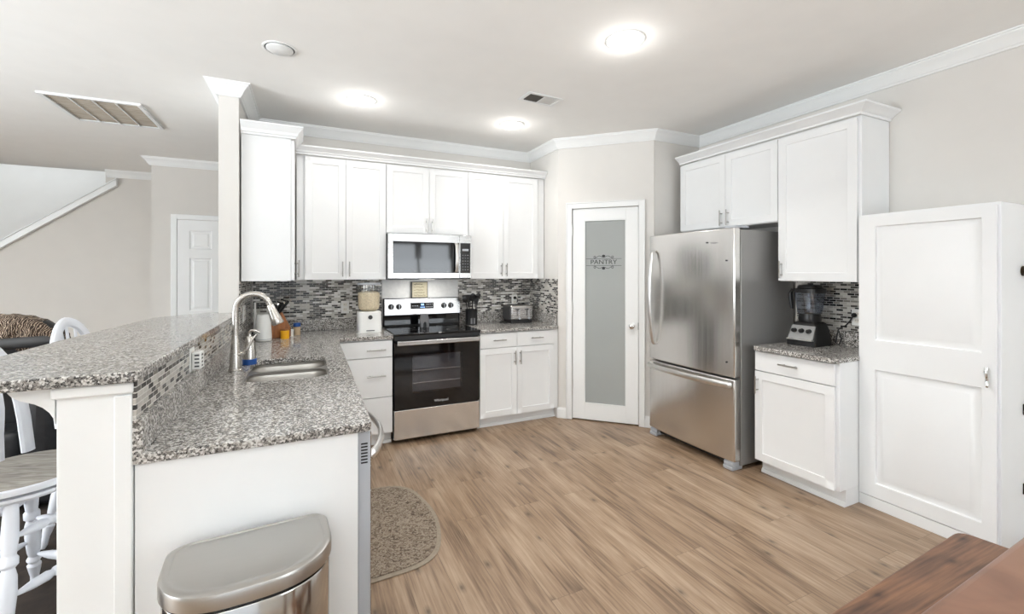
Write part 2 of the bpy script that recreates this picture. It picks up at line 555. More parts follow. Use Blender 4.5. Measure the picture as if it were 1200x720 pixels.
    def build(s, name, mat, parent=None, bevel=0, smooth=35, seg=2, merge=False, label=None, sub=0, solid=0):
        me = bpy.data.meshes.new(name)
        vs = s.v
        if parent is not None:
            inv = world_of(parent).inverted()
            org = None
            vs = [inv @ p for p in vs]
        else:
            xs = [p.x for p in vs]; ys = [p.y for p in vs]; zs = [p.z for p in vs]
            org = Vector(((min(xs) + max(xs)) / 2, (min(ys) + max(ys)) / 2, min(zs)))
            vs = [p - org for p in vs]
        me.from_pydata([tuple(p) for p in vs], [], s.f)
        bm = bmesh.new(); bm.from_mesh(me)
        if merge or bevel:
            bmesh.ops.remove_doubles(bm, verts=bm.verts, dist=.00005)
        bmesh.ops.recalc_face_normals(bm, faces=bm.faces)
        bm.to_mesh(me); bm.free()
        me.materials.append(mat)
        if smooth:
            me.polygons.foreach_set('use_smooth', [True] * len(me.polygons))
            me.set_sharp_from_angle(angle=R(smooth))
        o = bpy.data.objects.new(name, me)
        COL.objects.link(o)
        if parent is not None:
            o.parent = parent
        else:
            o.location = org
        if solid:
            md = o.modifiers.new('thickness', 'SOLIDIFY'); md.thickness = solid; md.offset = 0
        if bevel:
            md = o.modifiers.new('bevel', 'BEVEL')
            md.width = bevel; md.segments = seg; md.limit_method = 'ANGLE'; md.angle_limit = R(40)
        if sub:
            md = o.modifiers.new('subdivision', 'SUBSURF'); md.levels = sub; md.render_levels = sub
        if label: o['label'] = label
        return o

def world_of(o):
    m = Matrix.Translation(o.location) @ o.rotation_euler.to_matrix().to_4x4()
    return world_of(o.parent) @ m if o.parent else m

def tag(o, label, cat, group=None, kind=None):
    o['label'] = label; o['category'] = cat
    if group: o['group'] = group
    if kind: o['kind'] = kind
    return o

def thing(name, label, cat, loc, rz=0, group=None):
    o = bpy.data.objects.new(name, None)
    o.empty_display_size = .1
    COL.objects.link(o)
    o.location = loc; o.rotation_euler = (0, 0, rz)
    return tag(o, label, cat, group)

def struct(o, label=None, cat=None):
    o['kind'] = 'structure'
    if label: o['label'] = label
    if cat: o['category'] = cat
    return o

def kids(o):
    return [c for c in bpy.data.objects if c.parent == o]

def copy_tree(o, parent=None):
    c = o.copy(); COL.objects.link(c)
    if parent: c.parent = parent
    for ch in kids(o):
        copy_tree(ch, c)
    return c

def rrect(x0, x1, y0, y1, r, n=5):
    out = []
    for cx, cy, a0 in ((x1 - r, y0 + r, -90), (x1 - r, y1 - r, 0), (x0 + r, y1 - r, 90), (x0 + r, y0 + r, 180)):
        for i in range(n + 1):
            a = R(a0 + 90 * i / n)
            out.append((cx + r * math.cos(a), cy + r * math.sin(a)))
    return out

def text(name, body, size, mat, parent, T, extrude=.0004, align='CENTER', sx=1):
    c = bpy.data.curves.new(name, 'FONT')
    c.body = body; c.size = size; c.extrude = extrude; c.align_x = align; c.align_y = 'CENTER'
    o = bpy.data.objects.new(name, c)
    COL.objects.link(o)
    bpy.context.view_layer.update()
    me = bpy.data.meshes.new_from_object(o.evaluated_get(bpy.context.evaluated_depsgraph_get()))
    bpy.data.objects.remove(o)
    inv = world_of(parent).inverted() if parent else Matrix.Identity(4)
    me.transform(inv @ T @ Matrix.Diagonal((sx, 1, 1, 1)))
    me.materials.clear(); me.materials.append(mat)
    o = bpy.data.objects.new(name, me)
    COL.objects.link(o)
    if parent: o.parent = parent
    return o

def sweep(path, prof, closed=False):
    """profile [(out, z)] carried along a plan path, out = to the right of travel, mitred"""
    P = [Vector(p) for p in path]
    lps = []
    for i, p in enumerate(P):
        nrm = []
        if i > 0:
            d = (P[i] - P[i - 1]).normalized(); nrm.append(Vector((d.y, -d.x)))
        if i < len(P) - 1:
            d = (P[i + 1] - P[i]).normalized(); nrm.append(Vector((d.y, -d.x)))
        if len(nrm) == 2:
            m = (nrm[0] + nrm[1]).normalized()
            m = m / max(.3, m.dot(nrm[0]))
        else:
            m = nrm[0]
        lps.append([(p.x + m.x * o, p.y + m.y * o, z) for o, z in prof])
    return MB().loops(lps)

# ------------------------------------------------------------------ room shell
CH = 2.74
A2 = Vector((2.285, 3.785)); B2 = Vector((2.928, 3.15))
ARZ = math.atan2(B2.y - A2.y, B2.x - A2.x); AL = (B2 - A2).length

struct(MB().box(-6.2, 4.2, -3.4, 9.2, -.12, 0).build('floor', M['floor'], smooth=0))
struct(MB().box(-6.2, 4.2, -3.4, 7.40, CH, CH + .12).build('ceiling', M['ceiling'], smooth=0))
struct(MB().box(-.525, 2.285, 4.38, 4.50, 0, CH).build('wall_back', M['wall'], smooth=0))
struct(MB().box(3.5, 3.62, -3.2, 3.15, 0, CH).build('wall_right', M['wall'], smooth=0))
struct(MB().box(2.285, 2.40, 3.786, 4.50, 0, CH).build('wall_return', M['wall'], smooth=0))
struct(MB().box(2.932, 3.62, 3.15, 3.27, 0, CH).build('wall_fridge', M['wall'], smooth=0))
D0, D1, DH = .140, .768, 2.055
aw = MB((A2.x, A2.y, 0), ARZ)
aw.prism([(0, 0), (D0, 0), (D0, .115), (.05, .115)], 0, CH)
aw.prism([(D1, 0), (AL, 0), (AL - .05, .115), (D1, .115)], 0, CH)
aw.box(D0, D1, 0, .115, DH, CH)
struct(aw.build('wall_pantry', M['wall'], smooth=0))
struct(MB().box(2.42, 3.62, 4.38, 4.50, 0, CH).box(3.5, 3.62, 3.28, 4.38, 0, CH).build('wall_pantry_inside', M['wall'], smooth=0))
struct(MB().prism([(-.525, 3.62), (-.405, 3.62), (-.400, 4.378), (-.525, 4.378)], 0, CH).build('wall_left', M['wall'], smooth=0))
# low wall carrying the bar
struct(MB().prism([(-.600, 1.602), (-.437, 1.602), (-.406, 3.618), (-.527, 3.618)], 0, 1.122).build('wall_peninsula', M['trim'], bevel=.003))
struct(MB().box(-.478, -.437, 1.594, 1.6015, 0, 1.085).build('trim_1', M['trim'], bevel=.004))
struct(MB().prism([(-.608, 1.590), (-.434, 1.590), (-.434, 1.6015), (-.608, 1.6015)], 1.09, 1.121).build('trim_2', M['trim'], bevel=.005))
struct(MB().prism([(-.705, 1.121), (-.700, 1.112), (-.692, 1.101), (-.680, 1.092), (-.665, 1.085), (-.648, 1.078), (-.632, 1.067), (-.619, 1.052), (-.611, 1.036), (-.6075, 1.018), (-.6075, 1.121)], 1.615, 1.66, 'y').build('trim_3', M['trim'], bevel=.002))
# hall beyond
struct(MB().box(-1.555, .6, 6.30, 6.42, 0, CH).build('wall_hall', M['hall'], smooth=0))
struct(MB().box(-1.56, -1.44, 6.42, 7.33, 0, CH).build('wall_jog', M['hall'], smooth=0))
struct(MB().prism([(-6.0, 0), (-1.44, 0), (-1.44, CH - .001), (-2.275, CH - .001), (-2.275, 2.515), (-5.2, .255), (-6.0, .255)], 7.33, 7.45, 'y').build('wall_stairs', M['hall'], smooth=0))
struct(MB().box(-6.0, -1.4, 8.45, 8.57, 0, 4.0).build('wall_stairwell', M['ceiling'], smooth=0))
struct(MB().box(-6.2, -1.4, 7.41, 8.57, 4.0, 4.1).build('ceiling_stairwell', M['ceiling'], smooth=0))
struct(MB().box(-1.44, -1.32, 7.45, 8.57, 0, 4.0).build('wall_stairwell_side', M['ceiling'], smooth=0))
struct(MB().box(-6.2, -1.32, 7.402, 7.45, 2.742, 4.0).build('wall_stairwell_front', M['ceiling'], smooth=0))
struct(MB().box(.6, .72, 4.5, 6.42, 0, CH).build('wall_hall_end', M['hall'], smooth=0))
# stair skirt board (sloping cap)
sk = MB().prism([(-2.15, 2.628), (-2.15, 2.545), (-5.2, .188), (-5.2, .271)], 7.27, 7.329, 'y')
sk.prism([(-2.15, 2.640), (-2.15, 2.622), (-5.2, .265), (-5.2, .283)], 7.255, 7.329, 'y')
struct(sk.build('trim_4', M['trim'], bevel=.003))
# rear of the room with windows (seen only in reflections)
rw = MB()
y0, y1 = -3.2, -3.05
rw.box(-6.0, -1.6, y0, y1, 0, CH).box(.4, 1.74, y0, y1, 0, CH).box(2.56, 2.60, y0, y1, .8, 2.2).box(3.42, 3.62, y0, y1, 0, CH)
rw.box(-1.6, .4, y0, y1, 2.2, CH).box(1.74, 3.42, y0, y1, 2.2, CH).box(1.74, 3.42, y0, y1, 0, .82)
struct(rw.build('wall_rear', M['wall'], smooth=0))
lw = MB()
lw.box(-6.0, -5.85, -3.05, .0, 0, CH).box(-6.0, -5.85, 3.2, 8.4, 0, CH).box(-6.0, -5.85, 0, 3.2, 2.45, CH).box(-6.0, -5.85, 0, 3.2, 0, .55)
struct(lw.build('wall_living', M['wall'], smooth=0))
for i, (a, b) in enumerate(((1.75, 2.55), (2.61, 3.41))):
    wf = MB()
    wf.box(a, a + .05, -3.12, -3.03, .83, 2.19).box(b - .05, b, -3.12, -3.03, .83, 2.19)
    wf.box(a + .05, b - .05, -3.12, -3.03, 2.13, 2.19).box(a + .05, b - .05, -3.12, -3.03, .83, .89)
    wf.box(a + .05, b - .05, -3.10, -3.06, 1.48, 1.52)
    o = struct(wf.build('window_%d' % (i + 1), M['trim']))
    bl = MB()
    for k in range(14):
        z = 1.55 + k * .042
        bl.box(a + .06, b - .06, -3.052, -3.015, z, z + .004)
    bl.build('blind', M['blind'], o)

# crown mouldings
CP = [(0, CH - .088), (.012, CH - .088), (.016, CH - .078), (.022, CH - .074), (.034, CH - .050), (.052, CH - .028), (.064, CH - .018), (.066, CH - .010), (.074, CH - .008), (.076, CH - .0005), (0, CH - .0005)]
e = .0006
path = [(-.525 - e, 5.2), (-.525 - e, 3.62 - e), (-.405 + e, 3.62 - e), (-.400 + e, 4.38 - e), (2.285 - e, 4.38 - e), (2.285 - e, 3.785 - e), (2.928 - e, 3.15 - e), (3.5 - e, 3.15 - e), (3.5 - e, -3.0)]
struct(sweep(path, CP).build('trim_5', M['trim'], smooth=20))
path = [(-2.26, 7.33 - e), (-1.56 - e, 7.33 - e), (-1.56 - e, 6.30 - e), (-.6, 6.30 - e)]
struct(sweep(path, CP).build('trim_6', M['trim'], smooth=20))
BP = [(0, .001), (.016, .001), (.016, .075), (.013, .088), (.007, .094), (.004, .105), (0, .105)]
dv = (B2 - A2).normalized()
pj0 = A2 + dv * (D0 - .058); pj1 = A2 + dv * (D1 + .058)
struct(sweep([(2.285 - e, 3.86), (2.285 - e, 3.785 - e), (pj0.x - e, pj0.y - e)], BP).build('baseboard_return', M['trim'], smooth=20))
struct(sweep([(pj1.x - e, pj1.y - e), (2.928 - e, 3.15 - e), (2.99, 3.15 - e)], BP).build('baseboard_pantry', M['trim'], smooth=20))
struct(sweep([(-5.8, 7.33 - e), (-1.56 - e, 7.33 - e), (-1.56 - e, 6.3 - e), (-1.40, 6.3 - e)], BP).build('baseboard_hall', M['trim'], smooth=20))
struct(sweep([(3.5 - e, .95), (3.5 - e, -3.0)], BP).build('baseboard_right', M['trim'], smooth=20))

# ------------------------------------------------------------------ doors
# pantry door (in the angled wall)
cs = MB((A2.x, A2.y, 0), ARZ)
for a, b in ((D0 - .057, D0 - .001), (D1 + .001, D1 + .057)):
    cs.box(a, b, -.016, -.0008, .001, DH + .057)
cs.box(D0 - .001, D1 + .001, -.016, -.0008, DH + .001, DH + .057)
for a, b in ((D0 - .057, D0 - .047), (D1 + .047, D1 + .057)):
    cs.box(a, b, -.022, -.0008, .001, DH + .057)
cs.box(D0 - .057, D1 + .057, -.022, -.0008, DH + .047, DH + .0575)
struct(cs.build('trim_7', M['trim'], bevel=.003))
d1 = bpy.data.objects.new('door_1', None); COL.objects.link(d1)
d1.location = (A2.x, A2.y, 0); d1.rotation_euler = (0, 0, ARZ)
struct(d1)
DT = Matrix.Translation((A2.x, A2.y, 0)) @ Matrix.Rotation(ARZ, 4, 'Z')
G0, G1, GZ0, GZ1 = .258, .652, .165, 1.938
df = MB(mat=DT)
a, b = D0 + .004, D1 - .004
df.box(a, G0, .004, .040, .012, DH - .004).box(G1, b, .004, .040, .012, DH - .004)
df.box(G0, G1, .004, .040, .012, GZ0).box(G0, G1, .004, .040, GZ1, DH - .004)
df.build('door_frame', M['trim'], d1, bevel=.002)
gb = MB(mat=DT)
for q in ((G0, G0 + .008, GZ0, GZ1), (G1 - .008, G1, GZ0, GZ1)):
    gb.box(q[0], q[1], .001, .0145, q[2], q[3])
gb.box(G0 + .008, G1 - .008, .001, .0145, GZ0, GZ0 + .008).box(G0 + .008, G1 - .008, .001, .0145, GZ1 - .008, GZ1)
gb.build('glazing_bead', M['trim'], d1, bevel=.002)
gp = MB(mat=DT).box(G0, G1, .015, .022, GZ0, GZ1).build('frosted_pane', M['frost'], d1, smooth=0, label='frosted grey glass pane')
kb = MB(mat=DT).lathe([(.026, 0), (.026, -.006), (.012, -.010), (.010, -.028), (.020, -.036), (.027, -.048), (.026, -.060), (.016, -.068), (.001, -.070)], (.708, .004, .935), 20, 'y')
kb.build('door_knob', M['chrome'], d1, label='round polished metal knob')
MB(mat=DT).box(D1 - .006, D1 - .002, -.001, .0035, .90, .965).build('strike_plate', M['dgrey'], d1)
for z in (.30, 1.05, 1.80):
    h = MB(mat=DT).box(D0 - .004, D0 + .008, -.004, .003, z, z + .09)
    h.cyl((D0 + .002, -.006, z - .002), .006, .094, 'z', 10)
    h.build('hinge', M['handle'], d1)
# PANTRY lettering with ornament
TT = DT @ Matrix.Translation((.442, .0146, 1.533)) @ Matrix.Rotation(PI / 2, 4, 'X')
text('lettering', 'PANTRY', .060, M['vinyl'], gp, TT, sx=1.12)
orn = MB(mat=DT)
yy = (.0136, .0148)
for z in (1.566, 1.500):
    orn.box(.275, .61, *yy, z - .0016, z + .0016)
def ribbon(mb, pts, wd):
    for (x0, z0), (x1, z1) in zip(pts, pts[1:]):
        d = Vector((x1 - x0, z1 - z0))
        if d.length < 1e-6: continue
        n = Vector((-d.y, d.x)).normalized() * wd / 2
        mb.prism([(x0 + n.x, z0 + n.y), (x0 - n.x, z0 - n.y), (x1 - n.x, z1 - n.y), (x1 + n.x, z1 + n.y)], yy[0], yy[1], 'y')
for sgn in (1, -1):
    zb = 1.533 + sgn * .036
    for sd in (1, -1):
        pts = []
        for i in range(15):
            t = i / 14
            pts.append((.442 + sd * (.012 + .075 * t), zb + sgn * (.012 + .012 * math.sin(t * PI * 1.4))))
        for i in range(12):
            g = R(-60 + i * 32)
            rr = .013 * (1 - i / 15)
            pts.append((.442 + sd * (.082 + rr * math.cos(g)), zb + sgn * (.014 + rr * math.sin(g))))
        ribbon(orn, pts, .0042)
    orn.prism([(.442 + .017 * math.cos(R(30 * i)) * (1.1 if i % 2 else .8), zb + sgn * .022 + .014 * math.sin(R(30 * i))) for i in range(12)], yy[0], yy[1], 'y')
orn.build('scroll_ornament', M['vinyl'], gp, smooth=0)

# hall door
x0d, x1d = -1.312, -.55
hc = MB().box(x0d - .062, x0d - .003, 6.282, 6.2995, .001, 2.108).box(x0d - .003, x1d + .003, 6.282, 6.2995, 2.050, 2.108).box(x1d + .003, x1d + .062, 6.282, 6.2995, .001, 2.108)
struct(hc.build('trim_8', M['trim'], bevel=.004))
d2 = bpy.data.objects.new('door_2', None); COL.objects.link(d2); d2.location = (x0d, 6.29, 0); struct(d2)
wd = x1d - x0d
pr = [(.115, wd / 2 - .045), (wd / 2 + .045, wd - .115)]
pz = [(.22, .86), (.98, 1.60), (1.70, 1.92)]
MB((x0d, 6.286, .005)).panel(wd, 2.04, .013, [(a, b, c, d) for a, b in pr for c, d in pz], [(.012, .008), (.03, .008), (.045, .003)]).build('door_leaf', M['trim'], d2, smooth=0)
MB().lathe([(.025, 0), (.012, -.01), (.011, -.03), (.026, -.042), (.024, -.06), (.002, -.066)], (x1d - .07, 6.2855, .95), 16, 'y').build('door_knob', M['handle'], d2)

# ------------------------------------------------------------------ cabinets
SH = [(.0015, .006), (.007, .0075)]
def pull(T, x, z, orient, L=.128, y=0, parent=None):
    mb = MB(mat=T)
    st = L * .30
    if orient == 'v':
        mb.cyl((x, y - .032, z - L / 2), .0055, L, 'z', 10)
        for q in (-st, st): mb.cyl((x, y - .032, z + q), .0045, .0315, 'y', 8)
    else:
        mb.cyl((x - L / 2, y - .032, z), .0055, L, 'x', 10)
        for q in (-st, st): mb.cyl((x + q, y - .032, z), .0045, .0315, 'y', 8)
    return mb.build('handle', M['pull'], parent, label=None)

def cabinet(name, label, cat, loc, rz, w, depth, z0, z1, fronts, toe=False, group=None, mat='cab', filler=(0, 0), frame=.0):
    """fronts: (x0,x1,z0,z1,kind,handle) in viewer's frame; door front at y=0"""
    t = thing(name, label, cat, loc, rz, group)
    T = Matrix.Translation(loc) @ Matrix.Rotation(rz, 4, 'Z')
    MB(mat=T).box(-filler[0], w + filler[1], .0215, depth, z0, z1).build('cabinet_body', M[mat], t, bevel=.0015)
    for (a, b, c, d, kind, hd) in fronts:
        mb = MB(mat=T)
        if kind == 'slab':
            mb.box(a, b, 0, .020, c, d)
            o = mb.build('drawer', M[mat], t, bevel=.0025)
        else:
            f = .056
            mb.panel(b - a, d - c, .020, [(f, b - a - f, f, d - c - f)], SH, a, c)
            o = mb.build('door', M[mat], t, bevel=.0012, seg=1)
        if hd:
            pull(T, hd[0], hd[1], hd[2], L=hd[3] if len(hd) > 3 else .128, parent=o)
    if toe:
        MB(mat=T).box(-filler[0], w + filler[1], .085, depth, .0005, z0 - .0005).build('toe_kick', M[mat], t)
        MB(mat=T).prism([(.0845, .0005), (.0845, .028), (.078, .026), (.072, .014), (.070, .0005)], -filler[0] * .5, w + filler[1], 'x').build('shoe_moulding', M['trim'], t)
    return t

g = .0016
UZ0, UZ1 = 1.370, 2.405
yf = 4.04
# uppers on the back wall
cabinet('upper_cabinet', 'white two-door upper cabinet on the back wall, left of the microwave', 'cabinet', (.012, yf, 0), 0, .655, .337, UZ0, UZ1,
        [(.003, .319, UZ0 + .004, 2.395, 's', (.319 - .026, 1.462, 'v')), (.322, .654, UZ0 + .004, 2.395, 's', (.322 + .026, 1.462, 'v'))], filler=(.060, 0))
cabinet('upper_cabinet', 'short white two-door upper cabinet directly above the microwave', 'cabinet', (.671, yf, 0), 0, .764, .337, 1.785, UZ1,
        [(.001, .384, 1.790, 2.395, 's', (.384 - .026, 1.862, 'v')), (.387, .763, 1.790, 2.395, 's', (.387 + .026, 1.862, 'v'))])
cabinet('upper_cabinet', 'white two-door upper cabinet on the back wall, right of the microwave', 'cabinet', (1.439, yf, 0), 0, .755, .337, UZ0, UZ1,
        [(.002, .366, UZ0 + .004, 2.395, 's', (.366 - .026, 1.462, 'v')), (.369, .754, UZ0 + .004, 2.395, 's', (.369 + .026, 1.462, 'v'))], filler=(0, .085))
# upper on the left wall
cabinet('upper_cabinet', 'white upper cabinet on the left wall, its plain side facing out by the pillar', 'cabinet', (-.058, 3.652, 0), PI / 2, .378, .336, UZ0, 2.415,
        [(.001, .374, UZ0 + .004, 2.405, 's', (.03, 1.462, 'v'))])
KP = lambda zb, zt, o=.070: [(0, zb), (.010, zb), (.012, zb + .014), (.020, zb + .018), (o * .45, zb + (zt - zb) * .45), (o * .75, zb + (zt - zb) * .66), (o * .92, zt - .014), (o, zt - .012), (o, zt), (0, zt)]
tag(sweep([(-.395, 3.651), (-.0565, 3.651), (-.0565, 3.968)], KP(2.4155, 2.50, .06)).build('cabinet_crown', M['cab'], smooth=20), 'white crown moulding capping the cabinet on the left wall', 'moulding')
tag(sweep([(-.050, 4.0385), (2.280, 4.0385)], KP(2.4055, 2.472, .056)).build('cabinet_crown', M['cab'], smooth=20), 'long white crown moulding along the top of the back wall cabinets', 'moulding')
# uppers on the right wall, x front 3.16, viewer's left = far end
RXF = 3.160
cabinet('upper_cabinet', 'white two-door upper cabinet above the refrigerator', 'cabinet', (RXF, 3.060, 0), -PI / 2, .934, .338, 1.806, 2.425,
        [(.003, .483, 1.812, 2.412, 's', (.483 - .030, 1.885, 'v')), (.486, .932, 1.812, 2.412, 's', (.486 + .030, 1.885, 'v'))])
cabinet('upper_cabinet', 'tall single-door white upper cabinet above the blender', 'cabinet', (RXF, 2.1235, 0), -PI / 2, .530, .338, UZ0, 2.425,
        [(.001, .512, UZ0 + .004, 2.412, 's', (.028, 1.455, 'v'))])
tag(sweep([(3.1590, 3.060), (3.1590, 1.5925), (3.497, 1.5925)], KP(2.4255, 2.488, .066)).build('cabinet_crown', M['cab'], smooth=20), 'white crown moulding wrapping the tops of the right wall cabinets', 'moulding')
# bases on the back wall
BYF = 3.760
cabinet('base_cabinet', 'white three-drawer base cabinet left of the stove', 'cabinet', (.250, BYF, 0), 0, .425, .600, .102, .882,
        [(.012, .422, .738, .872, 'slab', (.290, .800, 'h', .15)), (.012, .422, .410, .732, 'slab', (.290, .588, 'h', .15)), (.012, .422, .108, .404, 'slab', None)], toe=True)
cabinet('base_cabinet', 'white base cabinet under the toaster, two drawers over two doors', 'cabinet', (1.448, BYF, 0), 0, .790, .600, .102, .882,
        [(.002, .372, .742, .874, 'slab', (.187, .812, 'h')), (.376, .776, .742, .874, 'slab', (.576, .812, 'h')),
         (.002, .372, .106, .736, 's', (.372 - .026, .640, 'v')), (.376, .776, .106, .736, 's', (.376 + .026, .640, 'v'))], toe=True, filler=(0, .040))
# base on the right wall
cabinet('base_cabinet', 'white base cabinet between refrigerator and tall cabinet, one drawer over one door', 'cabinet', (2.912, 2.130, 0), -PI / 2, .543, .585, .104, .882,
        [(.002, .524, .742, .876, 'slab', (.255, .815, 'h')), (.002, .524, .108, .736, 's', (.026, .642, 'v', .12))], toe=True)

# peninsula: dishwasher bay, sink base, end panel
tag(MB().box(-.434, .171, 1.604, 1.620, .0005, .8835).build('end_panel', M['cab'], bevel=.0015), 'plain white end panel of the peninsula behind the trash can', 'panel')
T = Matrix.Translation((.192, 2.225, 0)) @ Matrix.Rotation(PI / 2, 4, 'Z')
sb = thing('sink_base_cabinet', 'white sink base cabinet on the peninsula under the sink, mostly hidden', 'cabinet', (.192, 2.225, 0), PI / 2)
MB(mat=T).box(0, 1.52, .0215, .036, .104, .882).box(0, .018, .036, .58, .104, .882).box(.018, 1.52, .036, .58, .104, .12).build('cabinet_body', M['cab'], sb)
for a, b in ((.003, .45), (.453, .90)):
    o = MB(mat=T).panel(b - a, .62, .020, [(.056, b - a - .056, .056, .564)], SH, a, .11).build('door', M['cab'], sb)
    pull(T, b - .03 if a < .1 else a + .03, .66, 'v', parent=o)
MB(mat=T).box(.003, .90, 0, .020, .735, .876).build('false_drawer_front', M['cab'], sb, bevel=.002)
MB(mat=T).box(0, 1.52, .085, .10, .0005, .1035).build('toe_kick', M['cab'], sb)

dw = thing('dishwasher', 'stainless dishwasher at the end of the peninsula with bowed handle', 'dishwasher', (.19, 1.622, 0), PI / 2)
DWT = Matrix.Translation((.215, 1.622, 0)) @ Matrix.Rotation(PI / 2, 4, 'Z')
MB(mat=DWT).box(.006, .594, .050, .58, .02, .868).build('tub', M['mgrey'], dw)
dd = MB(mat=DWT).box(.002, .596, .0, .044, .100, .875).build('door', M['lgrey'], dw, bevel=.004, label='grey edged steel door')
MB(mat=DWT).box(.004, .594, -.0025, -.0002, .104, .871).build('steel_skin', M['steel'], dd)
pts = [(.02, -.003, .782)] + [(.02 + .556 * i / 14, -.012 - .062 * math.sin(PI * i / 14) ** .8, .790) for i in range(15)] + [(.576, -.003, .782)]
MB(mat=DWT).tube(pts, .017, 12, flat=(.6, 1)).build('handle', M['handle'], dw, label='bowed steel bar handle')
vs_ = MB(mat=DWT)
for k in range(7):
    vs_.box(.0005, .0018, .010, .032, .765 + k * .011, .770 + k * .011)
vs_.build('vent_slots', M['black'], dw)
MB(mat=DWT).box(.004, .596, .06, .08, .0005, .095).build('kick_plate', M['lgrey'], dw)

# tall cabinet on the right
tc = thing('tall_cabinet', 'tall white freestanding cabinet with a two-panel raised door', 'cabinet', (3.13, 1.587, 0), -PI / 2)
TT = Matrix.Translation((3.130, 1.587, 0)) @ Matrix.Rotation(-PI / 2, 4, 'Z')
MB(mat=TT).box(0, .620, .0215, .364, .0005, 1.788).build('cabinet_body', M['tallcab'], tc, bevel=.002)
o = MB(mat=TT).panel(.606, 1.700, .020, [(.086, .552, .038 + .045, .772), (.086, .552, .952, 1.640)], [(.003, .012), (.012, .014), (.042, .002), (.046, .0008)], .003, .072).build('door', M['tallcab'], tc, bevel=.002, seg=2)
MB(mat=TT).box(.002, .62, .004, .0213, .0005, .066).build('plinth', M['tallcab'], tc, bevel=.001)
hk = MB(mat=TT)
hk.tube([(.578, -.001, .945), (.578, -.016, .948), (.578, -.022, .930), (.579, -.018, .905), (.580, -.014, .880), (.582, -.020, .862), (.584, -.030, .858)], [.007, .008, .008, .007, .0075, .007, .005], 10)
hk.build('hook_handle', M['chrome'], tc, label='small curved metal hook handle')
kn = thing('round_knob', 'dark bronze round knob on the side of the tall cabinet at the right edge', 'knob', (3.39, .966, 1.40))
MB().lathe([(.026, 0), (.026, -.006), (.013, -.012), (.012, -.030), (.026, -.042), (.033, -.058), (.030, -.074), (.018, -.082), (.001, -.084)], (3.40, .9665, 1.44), 20, 'y').build('knob', M['bronze'], kn)
for z, s_ in ((.716, 'upper'), (.300, 'lower')):
    tag(MB().box(3.405, 3.45, .956, .9665, z - .028, z + .028).build('hinge_plate', M['blackmatte'], bevel=.002), s_ + ' small black hinge plate on the side of the tall cabinet', 'hinge')

# ------------------------------------------------------------------ counters
ct = thing('granite_countertop', 'L-shaped speckled granite countertop running from the peninsula to the stove', 'countertop', (0, 3.0, .884))
out = [(-.437, 1.592), (.195, 1.592), (.208, 1.598), (.216, 1.612), (.250, 3.70), (.258, 3.728), (.285, 3.738), (.6765, 3.738), (.6765, 4.371), (-.392, 4.371)]
hole = rrect(-.262, .122, 2.415, 3.020, .075, 6)
MB().holed(out, [hole], .8845, .914).build('worktop', M['granite'], ct, bevel=.003)
bs = MB().prism([(-.437, 1.594), (-.413, 1.594), (-.380, 3.62), (-.404, 3.62)], .9145, 1.015)
bs.prism([(-.404, 3.622), (-.380, 3.622), (-.376, 4.3455), (-.391, 4.3455)], .9145, 1.015)
bs.box(-.391, .6765, 4.346, 4.371, .9145, 1.015)
bs.build('upstand', M['granite'], ct, bevel=.002)
c2 = thing('granite_countertop', 'speckled granite countertop holding the toaster and utensil crock', 'countertop', (1.86, 4.0, .884))
MB().prism([(1.4455, 3.738), (2.250, 3.738), (2.276, 3.764), (2.276, 4.371), (1.4455, 4.371)], .8845, .914).build('worktop', M['granite'], c2, bevel=.003)
MB().box(1.4455, 2.276, 4.346, 4.371, .9145, 1.015).box(2.252, 2.276, 3.80, 4.3455, .9145, 1.015).build('upstand', M['granite'], c2, bevel=.002)
c3 = thing('granite_countertop', 'small granite countertop under the blender beside the refrigerator', 'countertop', (3.2, 1.85, .884))
MB().prism([(2.905, 2.134), (2.880, 2.11), (2.880, 1.605), (2.905, 1.578), (3.127, 1.578), (3.127, 1.5885), (3.489, 1.5885), (3.489, 2.134)], .8845, .914).build('worktop', M['granite'], c3, bevel=.003)
MB().box(3.464, 3.489, 1.5885, 2.134, .9145, 1.015).build('upstand', M['granite'], c3, bevel=.002)
bt = [(-.432, 1.572), (-.419, 1.585), (-.392, 3.612), (-.534, 3.612), (-.534, 3.70), (-.58, 3.715), (-.835, 3.41), (-.90, 2.40), (-.915, 1.60), (-.90, 1.572)]
tag(MB().prism(bt, 1.1235, 1.154).build('bar_counter', M['granite'], bevel=.004), 'raised granite bar top on the low wall behind the sink', 'countertop')

# mosaic and splash panels
tag(MB().box(-.384, .6800, 4.3725, 4.3795, 1.0155, 1.3695).build('tile_backsplash', M['tile_x'], smooth=0), 'dark grey mosaic backsplash on the back wall left of the stove', 'backsplash')
tag(MB().box(1.4425, 2.2765, 4.3725, 4.3795, 1.0155, 1.3695).build('tile_backsplash', M['tile_x'], smooth=0), 'grey mosaic backsplash on the back wall behind the toaster', 'backsplash')
tag(MB().box(2.2775, 2.2845, 3.79, 4.371, 1.0155, 1.3695).build('tile_backsplash', M['tile_y'], smooth=0), 'mosaic backsplash on the short wall beside the pantry door', 'backsplash')
tag(MB().box(3.4915, 3.4990, 1.589, 2.195, 1.0155, 1.3695).build('tile_backsplash', M['tile_y'], smooth=0), 'mosaic backsplash behind the blender', 'backsplash')
tag(MB().prism([(-.4045, 3.625), (-.398, 3.625), (-.3935, 4.371), (-.3995, 4.371)], 1.0155, 1.3695).build('tile_backsplash', M['tile_y'], smooth=0), 'dark mosaic backsplash on the left wall behind the faucet', 'backsplash')
tag(MB().prism([(-.4362, 1.596), (-.4285, 1.596), (-.3975, 3.612), (-.4055, 3.612)], 1.0155, 1.1225).build('tile_backsplash', M['tile_y'], smooth=0), 'mosaic strip under the raised bar top', 'backsplash')
